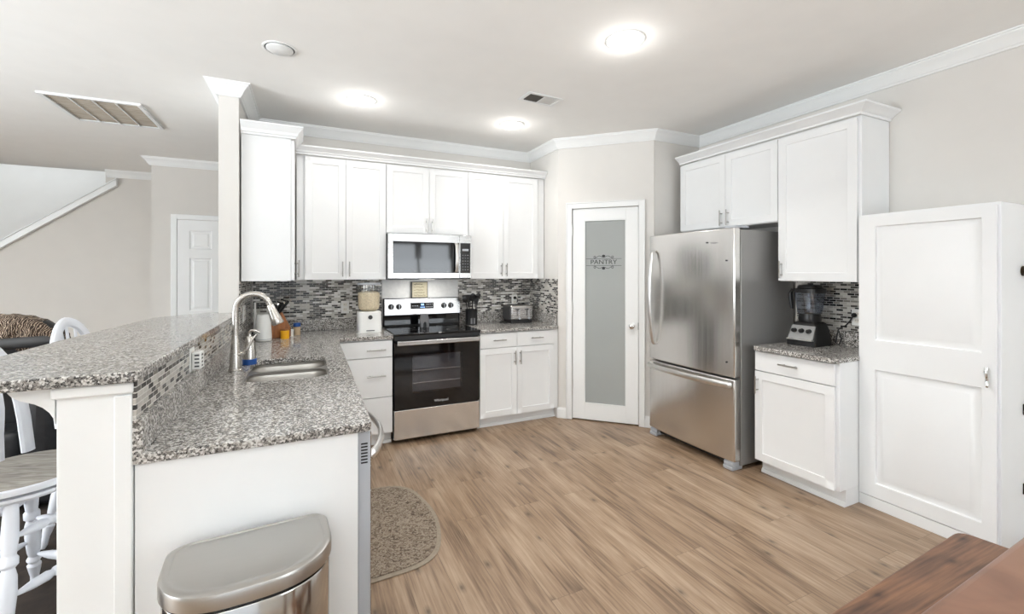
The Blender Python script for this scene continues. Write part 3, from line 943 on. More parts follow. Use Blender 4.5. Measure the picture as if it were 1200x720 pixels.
tag(MB().box(.6825, 1.4415, 4.3665, 4.3795, .93, 1.3695).build('splash_panel', M['tile_w'], smooth=0), 'white glossy splash panel behind the stove', 'backsplash')

# ------------------------------------------------------------------ sink and faucet
sk = thing('sink', 'undermount stainless double-bowl sink in the peninsula countertop', 'sink', (-.07, 2.72, .70))
def basin(y0, y1, zt, zb):
    lps = []
    for ins, z, r in ((0, zt, .07), (.006, zt - .02, .068), (.014, zb + .035, .065), (.03, zb + .008, .055), (.06, zb, .04)):
        lps.append([(p[0], p[1], z) for p in rrect(-.258 + ins, .118 - ins, y0 + ins, y1 - ins, r, 6)])
    return MB().loops(lps, cap0=False)
basin(2.420, 2.775, .868, .69).build('bowl', M['sinksteel'], sk, smooth=50, merge=True)
basin(2.797, 3.015, .868, .72).build('bowl', M['sinksteel'], sk, smooth=50, merge=True)
MB().holed(rrect(-.285, .145, 2.39, 3.045, .09, 6), [rrect(-.258, .118, 2.420, 2.775, .07, 6), rrect(-.258, .118, 2.797, 3.015, .07, 6)], .868, .8835).build('rim', M['sinksteel'], sk)
for y in (2.60, 2.905):
    MB().lathe([(.040, 0), (.040, .003), (.030, .004), (.012, .002)], (-.07, y, .7215 if y > 2.7 else .6915), 20).build('drain', M['chrome'], sk)
fc = thing('faucet', 'brushed nickel gooseneck pull-down faucet behind the sink', 'faucet', (-.318, 2.74, .914))
FX, FY = -.322, 2.74
MB().lathe([(.034, 0), (.034, .006), (.029, .012), (.027, .05), (.022, .12), (.0175, .17), (.0165, .185)], (FX, FY, .9145), 24).build('base', M['nickel'], fc)
arc = [(FX, FY, 1.095), (FX, FY, 1.20)]
for i in range(1, 15):
    a = PI - i * R(164) / 14
    arc.append((FX + .082 + .082 * math.cos(a), FY - .004 * i / 14, 1.232 + .086 * math.sin(a)))
MB().tube(arc, .0155, 14).build('spout', M['nickel'], fc)
p0 = Vector(arc[-1]); dr = (Vector(arc[-1]) - Vector(arc[-2])).normalized()
MB().tube([p0, p0 + dr * .004, p0 + dr * .035, p0 + dr * .075, p0 + dr * .105, p0 + dr * .112], [.0165, .018, .021, .027, .031, .028], 16).build('spray_head', M['nickel'], fc)
MB().tube([(FX + .018, FY - .008, 1.00), (FX + .04, FY - .012, 1.005), (FX + .058, FY - .012, 1.035), (FX + .085, FY - .01, 1.085), (FX + .098, FY - .01, 1.10)], [.013, .011, .008, .0065, .005], 10).build('lever', M['nickel'], fc)
sd = thing('soap_dispenser', 'steel soap dispenser with a blue base band beside the faucet', 'soap dispenser', (-.272, 2.90, .914))
SX, SY = -.272, 2.90
MB().lathe([(.036, .001), (.036, .030), (.034, .032)], (SX, SY, .9145), 20).build('base_band', M['blue'], sd, label='blue base band')
MB().lathe([(.034, .032), (.032, .07), (.026, .12), (.020, .15), (.015, .158)], (SX, SY, .9145), 20).build('bottle', M['nickel'], sd)
MB().tube([(SX, SY, 1.072), (SX, SY, 1.094), (SX + .008, SY - .002, 1.104), (SX + .03, SY - .006, 1.104), (SX + .052, SY - .01, 1.092)], [.011, .009, .009, .007, .005], 10).build('pump', M['nickel'], sd)

# ------------------------------------------------------------------ stove
st = thing('stove', 'stainless and black glass electric range between the base cabinets', 'stove', (1.061, 3.75, 0))
MB().box(.681, 1.441, 3.790, 4.355, .022, .903).build('body', M['blackmatte'], st, bevel=.002)
ck = MB().box(.680, 1.442, 3.722, 4.290, .9045, .921).build('cooktop', M['cooktop'], st, bevel=.005, label='black glass cooktop')
for x, y, r in ((.87, 3.86, .10), (1.25, 3.86, .08), (.87, 4.13, .075), (1.25, 4.13, .10)):
    MB().lathe([(r, 0), (r, .0006), (r - .004, .0006), (r - .004, 0)], (x, y, .9211), 32, cap=False).build('burner_ring', M['dgrey'], ck)
MB().box(.684, 1.438, 3.742, 3.788, .866, .9035).build('front_lip', M['black'], st, bevel=.003)
od = MB()
WX0, WX1, WZ0, WZ1 = .835, 1.272, .415, .735
od.box(.686, WX0, 3.745, 3.785, .288, .850).box(WX1, 1.436, 3.745, 3.785, .288, .850)
od.box(WX0, WX1, 3.745, 3.785, .288, WZ0).box(WX0, WX1, 3.745, 3.785, WZ1, .850)
od.box(WX0, WX1, 3.780, 3.786, WZ0, WZ1)
od = od.build('oven_door', M['blackglass'], st, smooth=0, label='black glass oven door')
MB().box(WX0, WX1, 3.7462, 3.7492, WZ0, WZ1).build('window_pane', M['ovenpane'], od, smooth=0)
MB().box(WX0 + .004, WX1 - .004, 3.7765, 3.7795, WZ0 + .004, WZ1 - .004).build('oven_lining', M['ovengrey'], od, smooth=0)
for z in (.495, .600):
    rk = MB().tube([(WX0 + .006, 3.764, z), (WX1 - .006, 3.764, z)], .0038, 8)
    for k in range(12):
        x = WX0 + .03 + k * .034
        rk.tube([(x, 3.768, z + .004), (x, 3.775, z + .012)], .0016, 6)
    rk.build('oven_rack', M['chrome'], od)
hd = MB().box(.700, 1.422, 3.684, 3.704, .828, .866).build('oven_handle', M['steel'], st, bevel=.006, seg=3, label='wide stainless door handle')
for x in (.715, 1.372):
    MB().box(x, x + .035, 3.704, 3.7455, .836, .858).build('handle_post', M['dgrey'], hd, bevel=.002)
MB().box(.684, 1.438, 3.746, 3.788, .036, .280).build('storage_drawer', M['steel_v'], st, bevel=.004, label='stainless storage drawer front')
text('logo', 'Whirlpool', .030, M['logo'], od, Matrix.Translation((1.085, 3.7446, .330)) @ Matrix.Rotation(PI / 2, 4, 'X'))
MB().box(.690, 1.432, 4.292, 4.362, .904, 1.185).build('backguard', M['blackmatte'], st, bevel=.004)
MB().box(.692, 1.430, 4.284, 4.2915, .935, 1.022).build('glass_strip', M['blackglass'], st, bevel=.002, label='glossy black strip below the controls')
cp = MB().prism([(4.266, 1.028), (4.2915, 1.028), (4.2915, 1.183), (4.280, 1.183)], .690, 1.432, 'x').build('control_panel', M['steel'], st, bevel=.003, label='stainless control panel')
for x in (.752, .824, 1.262, 1.334):
    k = MB().lathe([(.028, 0), (.026, -.010), (.022, -.026), (.020, -.030), (.001, -.031)], (x, 4.274, 1.108), 20, 'y').build('burner_knob', M['black'], cp)
    MB().box(x - .003, x + .003, 4.2405, 4.244, 1.088, 1.128).build('pointer', M['lgrey'], k)
ds = MB().box(.935, 1.160, 4.266, 4.276, 1.083, 1.142).build('display', M['blackglass'], cp, bevel=.001)
dsp = MB().box(1.035, 1.062, 4.2648, 4.2658, 1.116, 1.132)
for k in range(3):
    dsp.box(1.028 + k * .016, 1.038 + k * .016, 4.2648, 4.2658, 1.094, 1.101)
dsp.build('lit_digits', M['display'], ds, smooth=0)
kd = MB()
for i in range(4):
    for j in range(2):
        kd.box(1.085 + i * .018, 1.094 + i * .018, 4.2648, 4.2658, 1.097 + j * .025, 1.104 + j * .025)
for i in range(3):
    kd.box(.95 + i * .022, .96 + i * .022, 4.2648, 4.2658, 1.11, 1.115)
kd.build('keypad', M['lgrey'], ds, smooth=0)
sr_ = thing('spoon_rest', 'grey notched spoon rest standing at the back of the cooktop', 'spoon rest', (1.02, 4.06, .9212))
MB().prism([(.985, .9216), (1.005, .9216), (1.007, .965), (1.020, .978), (1.034, .965), (1.036, .9216), (1.062, .9216), (1.058, 1.01), (1.048, 1.052), (.990, 1.052), (.978, 1.01)], 4.06, 4.085, 'y').build('body', M['mgrey'], sr_, bevel=.004)
MB().box(.982, 1.055, 4.0865, 4.105, .9216, .990).build('foot', M['black'], sr_, bevel=.004)

# sign on the backguard
sg = thing('small_sign', 'small framed tan sign with rows of script on top of the stove backguard', 'sign', (1.035, 4.33, 1.1855))
MB().box(.955, 1.115, 4.325, 4.345, 1.1856, 1.345).build('frame', M['dgrey'], sg, bevel=.002)
MB().box(.963, 1.108, 4.3215, 4.3246, 1.193, 1.338).build('face', M['signface'], sg, smooth=0)
wr = MB()
random.seed(3)
for row, z in enumerate((1.318, 1.290, 1.263, 1.236, 1.210)):
    x = .978
    xe = (1.060, 1.080, 1.072, 1.085, 1.092)[row]
    pts = []
    while x < xe:
        pts.append((x, 4.3205, z + random.uniform(-.007, .007)))
        x += random.uniform(.003, .0055)
    wr.tube(pts, .0016 if row else .0026, 5)
wr.build('writing', M['ink'], sg)

# ------------------------------------------------------------------ microwave
mw = thing('microwave', 'over-the-range stainless microwave with dark window', 'microwave', (1.05, 4.0, 1.378))
MB().box(.670, 1.434, 3.985, 4.36, 1.382, 1.778).build('body', M['blackmatte'], mw, bevel=.002)
mf = MB()
ax0, ax1, az0, az1 = .712, 1.250, 1.428, 1.708
mf.box(.670, ax0, 3.950, 3.984, 1.382, 1.778).box(ax1, 1.318, 3.950, 3.984, 1.382, 1.778).box(ax0, ax1, 3.950, 3.984, 1.382, az0).box(ax0, ax1, 3.950, 3.984, az1, 1.778)
md = mf.build('door', M['steel'], mw, bevel=.0012)
MB().box(ax0, 1.312, 3.9475, 3.983, az0, az1).build('window', M['blackglass'], md, bevel=.001, label='dark reflective window')
MB().box(1.320, 1.434, 3.950, 3.984, 1.382, 1.778).build('side_panel', M['steel'], mw, bevel=.002)
cpn = MB().box(1.326, 1.424, 3.947, 3.9495, 1.428, 1.708).build('control_panel', M['blackglass'], mw, bevel=.001)
ks = MB()
for i in range(3):
    for j in range(6):
        ks.box(1.345 + i * .024, 1.356 + i * .024, 3.9455, 3.9468, 1.455 + j * .027, 1.464 + j * .027)
ks.build('keypad', M['mgrey'], cpn, smooth=0)
MB().box(1.345, 1.405, 3.9455, 3.9468, 1.634, 1.654).build('clock_display', M['lgrey'], cpn, smooth=0)
MB().tube([(1.283, 3.944, 1.700), (1.283, 3.925, 1.695), (1.283, 3.912, 1.64), (1.283, 3.908, 1.57), (1.283, 3.912, 1.50), (1.283, 3.925, 1.445), (1.283, 3.944, 1.440)], .013, 12, flat=(1.2, .7)).build('handle', M['handle'], mw, label='curved vertical bar handle')
MB().box(.672, 1.432, 3.960, 4.30, 1.3705, 1.3815).build('underside', M['black'], mw)

MB().box(.98, 1.12, 4.08, 4.16, 1.3675, 1.3703).build('fill_lens', M['fill_glow'], mw, smooth=0, label='small added glowing lens under the microwave')
area('splash_fill', (1.05, 4.12, 1.365), (0, 0, 0), .3, .08, 1.5, (1, .96, .90))  # fill lamp and lens added to brighten the splash panel behind the stove

# ------------------------------------------------------------------ refrigerator
fr = thing('refrigerator', 'large stainless bottom-freezer refrigerator beside the pantry door', 'refrigerator', (3.1, 2.63, 0))
FY0, FY1 = 2.205, 3.070
MB().box(2.868, 3.47, FY0, FY1, .030, 1.745).build('body', M['steel_side'], fr, bevel=.006, label='grey painted side panels')
def fdoor(z0, z1):
    pts = []
    n = 10
    for i in range(n + 1):          # gently bowed front, viewed in plan
        t = i / n
        pts.append((2.800 - .018 * math.sin(PI * t) ** .6, FY1 - (FY1 - FY0) * t))
    pts += [(2.862, FY0), (2.862, FY1)]
    return MB().prism(pts, z0, z1)
u_ = fdoor(.674, 1.757).build('refrigerator_door', M['steel_v'], fr, bevel=.008, seg=3)
l_ = fdoor(.066, .660).build('freezer_drawer', M['steel_v'], fr, bevel=.008, seg=3)
MB().tube([(2.784, 2.992, 1.62), (2.762, 2.990, 1.605), (2.738, 2.988, 1.50), (2.722, 2.987, 1.36), (2.718, 2.986, 1.22), (2.722, 2.987, 1.08), (2.738, 2.988, .94), (2.762, 2.990, .83), (2.782, 2.992, .812)], .014, 12, flat=(1.15, .8)).build('handle', M['handle'], u_, label='long bowed vertical handle')
pts = [(2.788, 3.052, .622)] + [(2.768 - .045 * math.sin(PI * i / 12) ** .7, 3.045 - .81 * i / 12, .622) for i in range(13)] + [(2.788, 2.228, .622)]
MB().tube(pts, .020, 12, flat=(.65, 1.15)).build('handle', M['handle'], l_, label='wide bowed freezer handle')
hg = MB().box(2.815, 2.96, FY0 + .004, FY0 + .10, 1.7575, 1.776)
hg.build('hinge_cover', M['lgrey'], fr, bevel=.006)
for y in (FY0 + .012, FY1 - .092):
    MB().box(2.792, 2.90, y, y + .08, .001, .0285).box(2.80, 2.866, y, y + .08, .0285, .060).build('foot', M['lgrey'], fr, bevel=.005)
MB().box(2.832, 2.867, FY0 + .10, FY1 - .10, .030, .060).build('grille', M['black'], fr)
bd = MB().cyl((2.7795, 2.43, 1.66), .006, -.002, 'x', 10)
for z in (1.62, .78):
    bd.cyl((2.7895, 2.265, z - .1 if z > 1 else z), .006, -.002, 'x', 10)
bd.build('badge_dot', M['dgrey'], u_)
text('badge', 'Whirlpool', .014, M['mgrey'], u_, Matrix.Translation((2.7808, 2.40, 1.655)) @ Matrix.Rotation(R(-90), 4, 'Z') @ Matrix.Rotation(PI / 2, 4, 'X'), align='LEFT')

# ------------------------------------------------------------------ countertop items
# cereal dispenser
cd = thing('food_dispenser', 'white food dispenser with a clear hopper left of the stove', 'dispenser', (.525, 4.06, .9145))
bx = [[(p[0], p[1], z) for p in rrect(.427 + i, .623 - i, 3.975 + i, 4.170 - i, .03, 4)] for i, z in ((0, .9146), (0, .918), (.003, 1.09), (.008, 1.095))]
MB().loops(bx).build('base', M['white'], cd, smooth=40)
MB().box(.492, .560, 3.970, 3.9745, .930, .938).build('tray_slot', M['mgrey'], cd)
MB().lathe([(.018, 0), (.018, -.008), (.012, -.012), (.001, -.012)], (.525, 3.9775, 1.048), 18, 'y').build('knob', M['dgrey'], cd)
MB().lathe([(.06, 1.096), (.088, 1.115), (.094, 1.15), (.095, 1.325)], (.525, 4.072, 0), 28, cap=False).build('hopper', M['clear'], cd, label='clear plastic hopper')
MB().lathe([(.056, 1.098), (.084, 1.117), (.090, 1.15), (.091, 1.255), (.06, 1.268), (.001, 1.262)], (.525, 4.072, 0), 24).build('cereal', M['grain'], cd)
MB().lathe([(.097, 1.3255), (.099, 1.332), (.097, 1.342), (.001, 1.345)], (.525, 4.072, 0), 28).build('lid', M['lgrey'], cd)
# white tapered speaker-like canister
hm = thing('white_canister', 'white tapered canister standing behind the faucet', 'canister', (-.270, 3.86, .9145))
MB().lathe([(.052, .0), (.056, .004), (.056, .03), (.046, .195), (.043, .200), (.001, .200)], (-.270, 3.86, .9146), 24).build('body', M['white'], hm)
MB().lathe([(.0565, .012), (.0565, .016)], (-.270, 3.86, .9146), 24).build('base_ring', M['lgrey'], hm)
# knife block
kbk = thing('knife_block', 'slanted wooden knife block full of black-handled knives', 'knife block', (-.18, 4.02, .9145))
KT = Matrix.Translation((-.185, 4.02, .9146)) @ Matrix.Rotation(R(20), 4, 'Z')
MB(mat=KT).prism([(-.075, 0), (.085, 0), (.085, .075), (.02, .205), (-.075, .145)], -.05, .05, 'y').build('block', M['wood'], kbk, bevel=.004)
for i in range(3):
    for j in range(3):
        q = (.18, .5, .82)[j]
        p = Vector((-.075 + .095 * q, -.032 + i * .032, .1455 + .06 * q))
        d_ = Vector((.30 + .30 * q, -.10 + .06 * i, .80)).normalized()
        k = MB(mat=KT).tube([p, p + d_ * .02, p + d_ * .07, p + d_ * .115], [.011, .015, .0145, .0165], 8, flat=(1.2, .8)).build('knife_handle', M['black'], kbk)
        MB(mat=KT).tube([p + d_ * .1153, p + d_ * .130], [.016, .013], 8).build('steel_cap', M['chrome'], k)
MB(mat=KT).box(.0855, .0885, -.042, .042, .004, .058).build('front_plate', M['wood'], kbk)
pp = thing('yellow_jar', 'small yellow jar in front of the knife block', 'jar', (-.128, 3.915, .9145))
MB().lathe([(.030, 0), (.031, .003), (.031, .060), (.027, .064), (.001, .064)], (-.128, 3.915, .9146), 18).build('body', M['yellow'], pp)
MB().lathe([(.027, .0645), (.027, .074), (.001, .075)], (-.128, 3.915, .9146), 18).build('lid', M['wood'], pp)
pp = thing('spice_jar', 'tiny white jar between the yellow jar and the blue-lidded jar', 'jar', (-.086, 4.03, .9145))
MB().lathe([(.018, 0), (.018, .042), (.001, .042)], (-.086, 4.03, .9146), 14).build('body', M['cream'], pp)
MB().lathe([(.019, .0425), (.019, .056), (.001, .056)], (-.086, 4.03, .9146), 14).build('lid', M['white'], pp)
pp = thing('spice_jar', 'jar with blue lid and beige label right of the knife block', 'jar', (-.045, 4.10, .9145))
MB().lathe([(.026, 0), (.027, .003), (.027, .065), (.022, .070), (.001, .070)], (-.045, 4.10, .9146), 16).build('body', M['beige'], pp)
MB().lathe([(.028, .0705), (.028, .098), (.025, .100), (.001, .100)], (-.045, 4.10, .9146), 16).build('lid', M['blue'], pp, label='blue screw lid')
# black box at the left wall
MBk = thing('black_box', 'low black box against the left wall behind the canister', 'box', (-.33, 4.14, .9145))
MB().box(-.372, -.290, 4.05, 4.22, .9146, .955).build('body', M['black'], MBk, bevel=.004)
MB().box(-.368, -.294, 4.054, 4.216, .9555, .962).build('lid', M['dgrey'], MBk, bevel=.002)

def outlet(name, label, T, w=.07, h=.115, duplex=True, gang=1):
    """plate in the x-z plane facing -y of T"""
    t = thing(name, label, 'outlet', T.to_translation(), T.to_euler().z)
    W = w * gang
    MB(mat=T).box(-W / 2, W / 2, -.006, -.0004, -h / 2, h / 2).build('cover_plate', M['white'], t, bevel=.002)
    for g_ in range(gang):
        cx = -W / 2 + w * (g_ + .5)
        for s_ in (.022, -.022):
            q = MB(mat=T).box(cx - .016, cx + .016, -.0075, -.0062, s_ - .014, s_ + .014).build('socket', M['cream'], t, bevel=.001)
            MB(mat=T).box(cx - .008, cx - .0055, -.0082, -.0076, s_ - .002, s_ + .007).box(cx + .0055, cx + .008, -.0082, -.0076, s_ - .002, s_ + .007).build('slot', M['dgrey'], q)
    return t
outlet('wall_outlet', 'white outlet on the mosaic left of the food dispenser', Matrix.Translation((.352, 4.372, 1.115)))
outlet('wall_outlet', 'white outlet with a black plug above the toaster', Matrix.Translation((2.085, 4.372, 1.135)))
tag(MB().lathe([(.016, 0), (.016, -.014), (.010, -.026), (.004, -.030)], (2.085, 4.3630, 1.160), 12, 'y').tube([(2.085, 4.336, 1.160), (2.095, 4.325, 1.150), (2.098, 4.326, 1.125), (2.09, 4.326, 1.11)], .004, 8).build('black_plug', M['black']), 'black plug with cord in the outlet above the toaster', 'plug')
OT = Matrix.Translation((-.4205, 2.235, 1.072)) @ Matrix.Rotation(R(89.1), 4, 'Z')
outlet('wall_outlet', 'white outlet plate on the mosaic strip under the bar top', OT, h=.098)
ua = thing('usb_adapter', 'white four-port charging adapter plugged in under the bar top', 'adapter', OT.to_translation(), R(89.1))
MB(mat=OT).box(-.026, .036, -.040, -.0085, -.040, .030).build('housing', M['white'], ua, bevel=.004)
us = MB(mat=OT)
for k in range(4):
    us.box(-.0273, -.0262, -.034, -.018, -.030 + k * .015, -.024 + k * .015)
for k in range(4):
    us.box(-.012, .008, -.0412, -.0402, -.030 + k * .015, -.024 + k * .015)
us.build('usb_port', M['dgrey'], ua)
LT = Matrix.Translation((-.3975, 3.84, 1.13)) @ Matrix.Rotation(R(90), 4, 'Z')
outlet('wall_outlet', 'white double outlet on the left wall mosaic behind the faucet', LT, gang=2)
wd_ = thing('water_flosser', 'slim white wand standing in a small holder against the left wall', 'wand', (-.335, 3.96, .9145))
MB().lathe([(.030, 0), (.030, .03), (.022, .04), (.001, .04)], (-.335, 3.96, .9146), 16).build('holder', M['dgrey'], wd_)
MB().lathe([(.011, .041), (.012, .16), (.008, .22), (.007, .285), (.001, .288)], (-.335, 3.96, .9146), 12).build('wand', M['white'], wd_)

# utensil crock
uc = thing('utensil_crock', 'black ribbed utensil crock between stove and toaster', 'crock', (1.517, 4.175, .9145))
MB().lathe([(.056, 0), (.060, .004), (.060, .15), (.063, .156), (.057, .156), (.054, .02), (.001, .02)], (1.517, 4.175, .9146), 24).build('pot', M['black'], uc)
rb = MB()
for k in range(2):
    rb.box(1.488 + k * .030, 1.503 + k * .030, 4.1085, 4.1155, .93, .93 + .055)
rb.build('grey_stripe', M['mgrey'], uc)  # two flat mid-grey strips on the front of the pot
specs = [('spatula', -.03, .02, -.22, .2, 'flip', 'black turner at the back left of the utensil crock'), ('ladle', .0, .03, .10, .3, 'ladle', 'black ladle at the back of the utensil crock'),
         ('spoon', -.035, -.02, -.34, .05, 'ladle', 'black soup ladle leaning left in the utensil crock'), ('spatula', -.01, .01, -.12, .15, 'flip', 'black turner at the middle back of the utensil crock'),
         ('serving_spoon', .005, -.02, .02, -.04, 'spoon', 'tall black round spoon in the utensil crock'), ('spatula', .03, .01, .27, .1, 'flip', 'black scraper leaning right in the utensil crock'),
         ('serving_spoon', .03, -.02, .46, -.05, 'spoon', 'black spoon leaning far right in the utensil crock'), ('tongs', -.02, -.03, -.24, -.1, 'tong', 'steel handled whisk leaning left in the utensil crock'),
         ('tongs', .012, -.045, .20, -.35, 'tong', 'steel handled tool leaning right in the utensil crock')]
for nm, dx, dy, tx, ty, kind, lab in specs:
    ang = R({'black soup ladle leaning left in the utensil crock': 180, 'steel handled whisk leaning left in the utensil crock': 222, 'tall black round spoon in the utensil crock': 262,
             'steel handled tool leaning right in the utensil crock': 300, 'black spoon leaning far right in the utensil crock': 338, 'black scraper leaning right in the utensil crock': 18,
             'black ladle at the back of the utensil crock': 60, 'black turner at the middle back of the utensil crock': 100, 'black turner at the back left of the utensil crock': 140}[lab])
    o_ = Vector((math.cos(ang), math.sin(ang), 0))
    b0 = Vector((1.517, 4.175, .945)) + o_ * .020
    d_ = (o_ * .19 + Vector((0, 0, 1))).normalized()
    L_ = {'ladle': .20, 'flip': .19, 'spoon': .235, 'tong': .15}[kind]
    t = thing(nm if kind != 'tong' else 'whisk', lab, 'utensil', b0, 0, None)
    MB().tube([b0, b0 + d_ * L_], .0052 if kind != 'tong' else .006, 8).build('handle', M['chrome'] if kind == 'tong' else M['black'], t)
    tip = b0 + d_ * (L_ + .001)
    side = d_.cross(Vector((0, 1, 0))).normalized()
    if kind in ('spoon', 'ladle'):
        rr = .028 if kind == 'spoon' else .032
        lp = []
        for q, sc in ((0, .25), (.25, .8), (.5, 1), (.8, .8), (1, .2)):
            c_ = tip + d_ * (q * rr * 2)
            lp.append([tuple(c_ + side * (rr * sc * math.cos(2 * PI * k / 12)) + Vector((0, 1, 0)) * (rr * .35 * sc * math.sin(2 * PI * k / 12))) for k in range(12)])
        MB().loops(lp).build('bowl', M['black'], t)
    elif kind == 'flip':
        lp = []
        for q, sc in ((0, .4), (.2, 1), (1, 1.1)):
            c_ = tip + d_ * (q * .075)
            lp.append([tuple(c_ + side * a_ + Vector((0, b_, 0))) for a_, b_ in ((-.027 * sc, -.002), (.027 * sc, -.002), (.027 * sc, .002), (-.027 * sc, .002))])
        MB().loops(lp).build('blade', M['black'], t)
    else:
        c_ = tip
        mb = MB()
        for k in range(4):
            a_ = PI * k / 4
            ax_ = side * math.cos(a_) + Vector((0, 1, 0)) * math.sin(a_)
            mb.tube([c_ + d_ * (.07 * math.sin(PI * i / 8) ** .5 if i in (0, 8) else .035 + .035 * math.sin(PI * i / 8)) + ax_ * (.022 * math.cos(PI * i / 8)) for i in range(9)], .0016, 6)
        mb.build('wires', M['black'], t)

# toaster
ts = thing('toaster', 'two-slot stainless toaster with black ends on the right counter', 'toaster', (2.03, 4.2, .9145))
TX0, TX1, TY0, TY1 = 1.905, 2.165, 4.085, 4.285
MB().box(TX0 + .012, TX1 - .012, TY0 + .006, TY1 - .006, .9146, .945).build('base', M['black'], ts, bevel=.004)
MB().box(TX0, TX1, TY0, TY1, .9455, 1.098).build('shell', M['steel'], ts, bevel=.022, seg=4)
MB().box(TX0 - .004, TX0 + .026, TY0 + .004, TY1 - .004, .948, 1.092).build('end_cap', M['dgrey'], ts, bevel=.016, seg=3)
MB().box(TX0 + .03, TX1 - .03, TY0 + .045, TY0 + .075, 1.0985, 1.101).box(TX0 + .03, TX1 - .03, TY0 + .12, TY0 + .15, 1.0985, 1.101).build('slot', M['black'], ts)
for x in (TX0 + .075, TX0 + .185):
    MB().box(x - .003, x + .003, TY0 - .002, TY0 - .0003, .985, 1.065).build('lever_slot', M['black'], ts)
    MB().box(x - .015, x + .015, TY0 - .020, TY0 - .0025, 1.05, 1.062).build('lever', M['dgrey'], ts, bevel=.003)
    kk = MB()
    for q in range(4):
        kk.cyl((x + .025, TY0 - .0004, .985 + q * .02), .0045, -.004, 'y', 10)
    kk.cyl((x + .025, TY0 - .0004, .962), .010, -.012, 'y', 14)
    kk.build('button', M['lgrey'], ts)
tag(MB().tube([(1.895, 4.25, .928), (1.87, 4.24, .920), (1.84, 4.22, .9195), (1.83, 4.19, .9195), (1.86, 4.15, .9195), (1.885, 4.12, .9195)], .004, 8).build('power_cord', M['black']), 'black power cord lying beside the toaster', 'cord')

# blender on the right counter
bl = thing('blender', 'black countertop blender with smoky jar and three-knob silver panel', 'blender', (3.30, 1.975, .9145), R(-88))
BT = Matrix.Translation((3.295, 1.985, .9146)) @ Matrix.Rotation(R(-88), 4, 'Z')
lp = [[(p[0], p[1], z) for p in rrect(-.10 + i, .10 - i, -.11 + j, .11 - i, .02, 3)] for i, j, z in ((0, 0, 0), (0, 0, .03), (.008, .03, .10), (.022, .05, .155), (.035, .06, .165))]
MB(mat=BT).loops(lp).build('motor_base', M['blackmatte'], bl, smooth=40)
pan = MB(mat=BT).loops([[(x, -.112 + o, z) for x, z, o in ((-.085, .048, .0), (.085, .048, .0), (.078, .140, .045), (-.078, .140, .045))], [(x, -.100 + o, z) for x, z, o in ((-.085, .048, .0), (.085, .048, .0), (.078, .140, .045), (-.078, .140, .045))]]).build('control_panel', M['panelgrey'], bl, label='sloping silver control panel')
MB(mat=BT).box(-.088, .088, -.128, -.101, .040, .0475).build('panel_shelf', M['handle'], pan)
for x in (-.05, 0, .05):
    MB(mat=BT).lathe([(.016, 0), (.014, -.022), (.001, -.023)], (x, -.086, .105), 14, 'y').build('dial', M['black'], pan)
MB(mat=BT).lathe([(.070, .166), (.072, .19), (.068, .21), (.066, .222)], (0, .01, 0), 20).build('jar_collar', M['black'], bl)
lp = []
for z, r in ((.223, .060), (.26, .066), (.37, .077), (.372, .077)):
    lp.append([(p[0], p[1] + .01, z) for p in rrect(-r, r, -r, r, .03, 3)])
MB(mat=BT).loops(lp, cap0=False, cap1=False).build('jar', M['tinted'], bl, smooth=40, label='clear smoky plastic jar')
lp = [[(p[0], p[1] + .01, z) for p in rrect(-r, r, -r, r, .03, 3)] for z, r in ((.3725, .081), (.402, .081), (.406, .066), (.428, .060), (.431, .045))]
MB(mat=BT).loops(lp).build('lid', M['black'], bl, smooth=40)
MB(mat=BT).tube([(-.078, .01, .385), (-.125, .01, .388), (-.138, .01, .36), (-.132, .01, .29), (-.126, .01, .25)], [.012, .014, .015, .014, .010], 10).build('jar_handle', M['black'], bl)
bc = MB().tube([(3.418, 1.868, .98), (3.428, 1.860, 1.02), (3.43, 1.845, .96), (3.41, 1.85, .925), (3.38, 1.855, .94), (3.40, 1.85, 1.03), (3.43, 1.84, 1.05), (3.455, 1.83, 1.06), (3.47, 1.81, 1.095), (3.475, 1.795, 1.13)], .005, 8)
bc.lathe([(.010, 0), (.016, .006), (.016, .018)], (3.4655, 1.79, 1.135), 12, 'x')
tag(bc.build('power_cord', M['black']), 'black looped cord running from the blender to its outlet', 'cord')
outlet('wall_outlet', 'white outlet on the mosaic right of the blender', Matrix.Translation((3.4912, 1.775, 1.12)) @ Matrix.Rotation(R(-90), 4, 'Z'))

# ------------------------------------------------------------------ trash can
tcan = thing('trash_can', 'stainless steel half-round trash can with lid in front of the peninsula end', 'trash can', (-.13, 1.46, 0), 0)
def dshape(s=1.0, n=26):
    """flat back, bowed front; centre (-.133,1.50)"""
    pts = []
    x0, x1, yb = -.205, .205, .085
    ctrl = []
    for i in range(n + 1):
        t = i / n
        a = PI + PI * t
        ctrl.append((.208 * math.copysign(abs(math.cos(a)) ** .72, math.cos(a)), -.035 + .165 * math.copysign(abs(math.sin(a)) ** .95, math.sin(a))))
    pts = ctrl
    for cx, sgn in ((.163, 1), (-.163, -1)):
        for i in range(6):
            a = R(90 * i / 5) if sgn > 0 else R(90 + 90 * i / 5)
            pts.append((cx + .045 * math.cos(a), .045 + .045 * math.sin(a)))
    return [(p[0] * s, p[1] * s) for p in pts]
CT = Matrix.Translation((-.133, 1.478, 0)) @ Matrix.Rotation(R(4), 4, 'Z')
def can_loop(ins, z):
    s = 1 - ins / .17
    return [(x * (1 - ins / .208), y * s, z) for x, y in dshape()]
MB(mat=CT).loops([can_loop(.012, .001), can_loop(.012, .030)]).build('base', M['black'], tcan)
MB(mat=CT).loops([can_loop(.010, .0305), can_loop(.006, .04), can_loop(.006, .594), can_loop(.008, .598)]).build('bucket', M['steel_can'], tcan, smooth=45)
MB(mat=CT).loops([can_loop(.014, .5985), can_loop(.014, .608)]).build('gasket', M['black'], tcan)
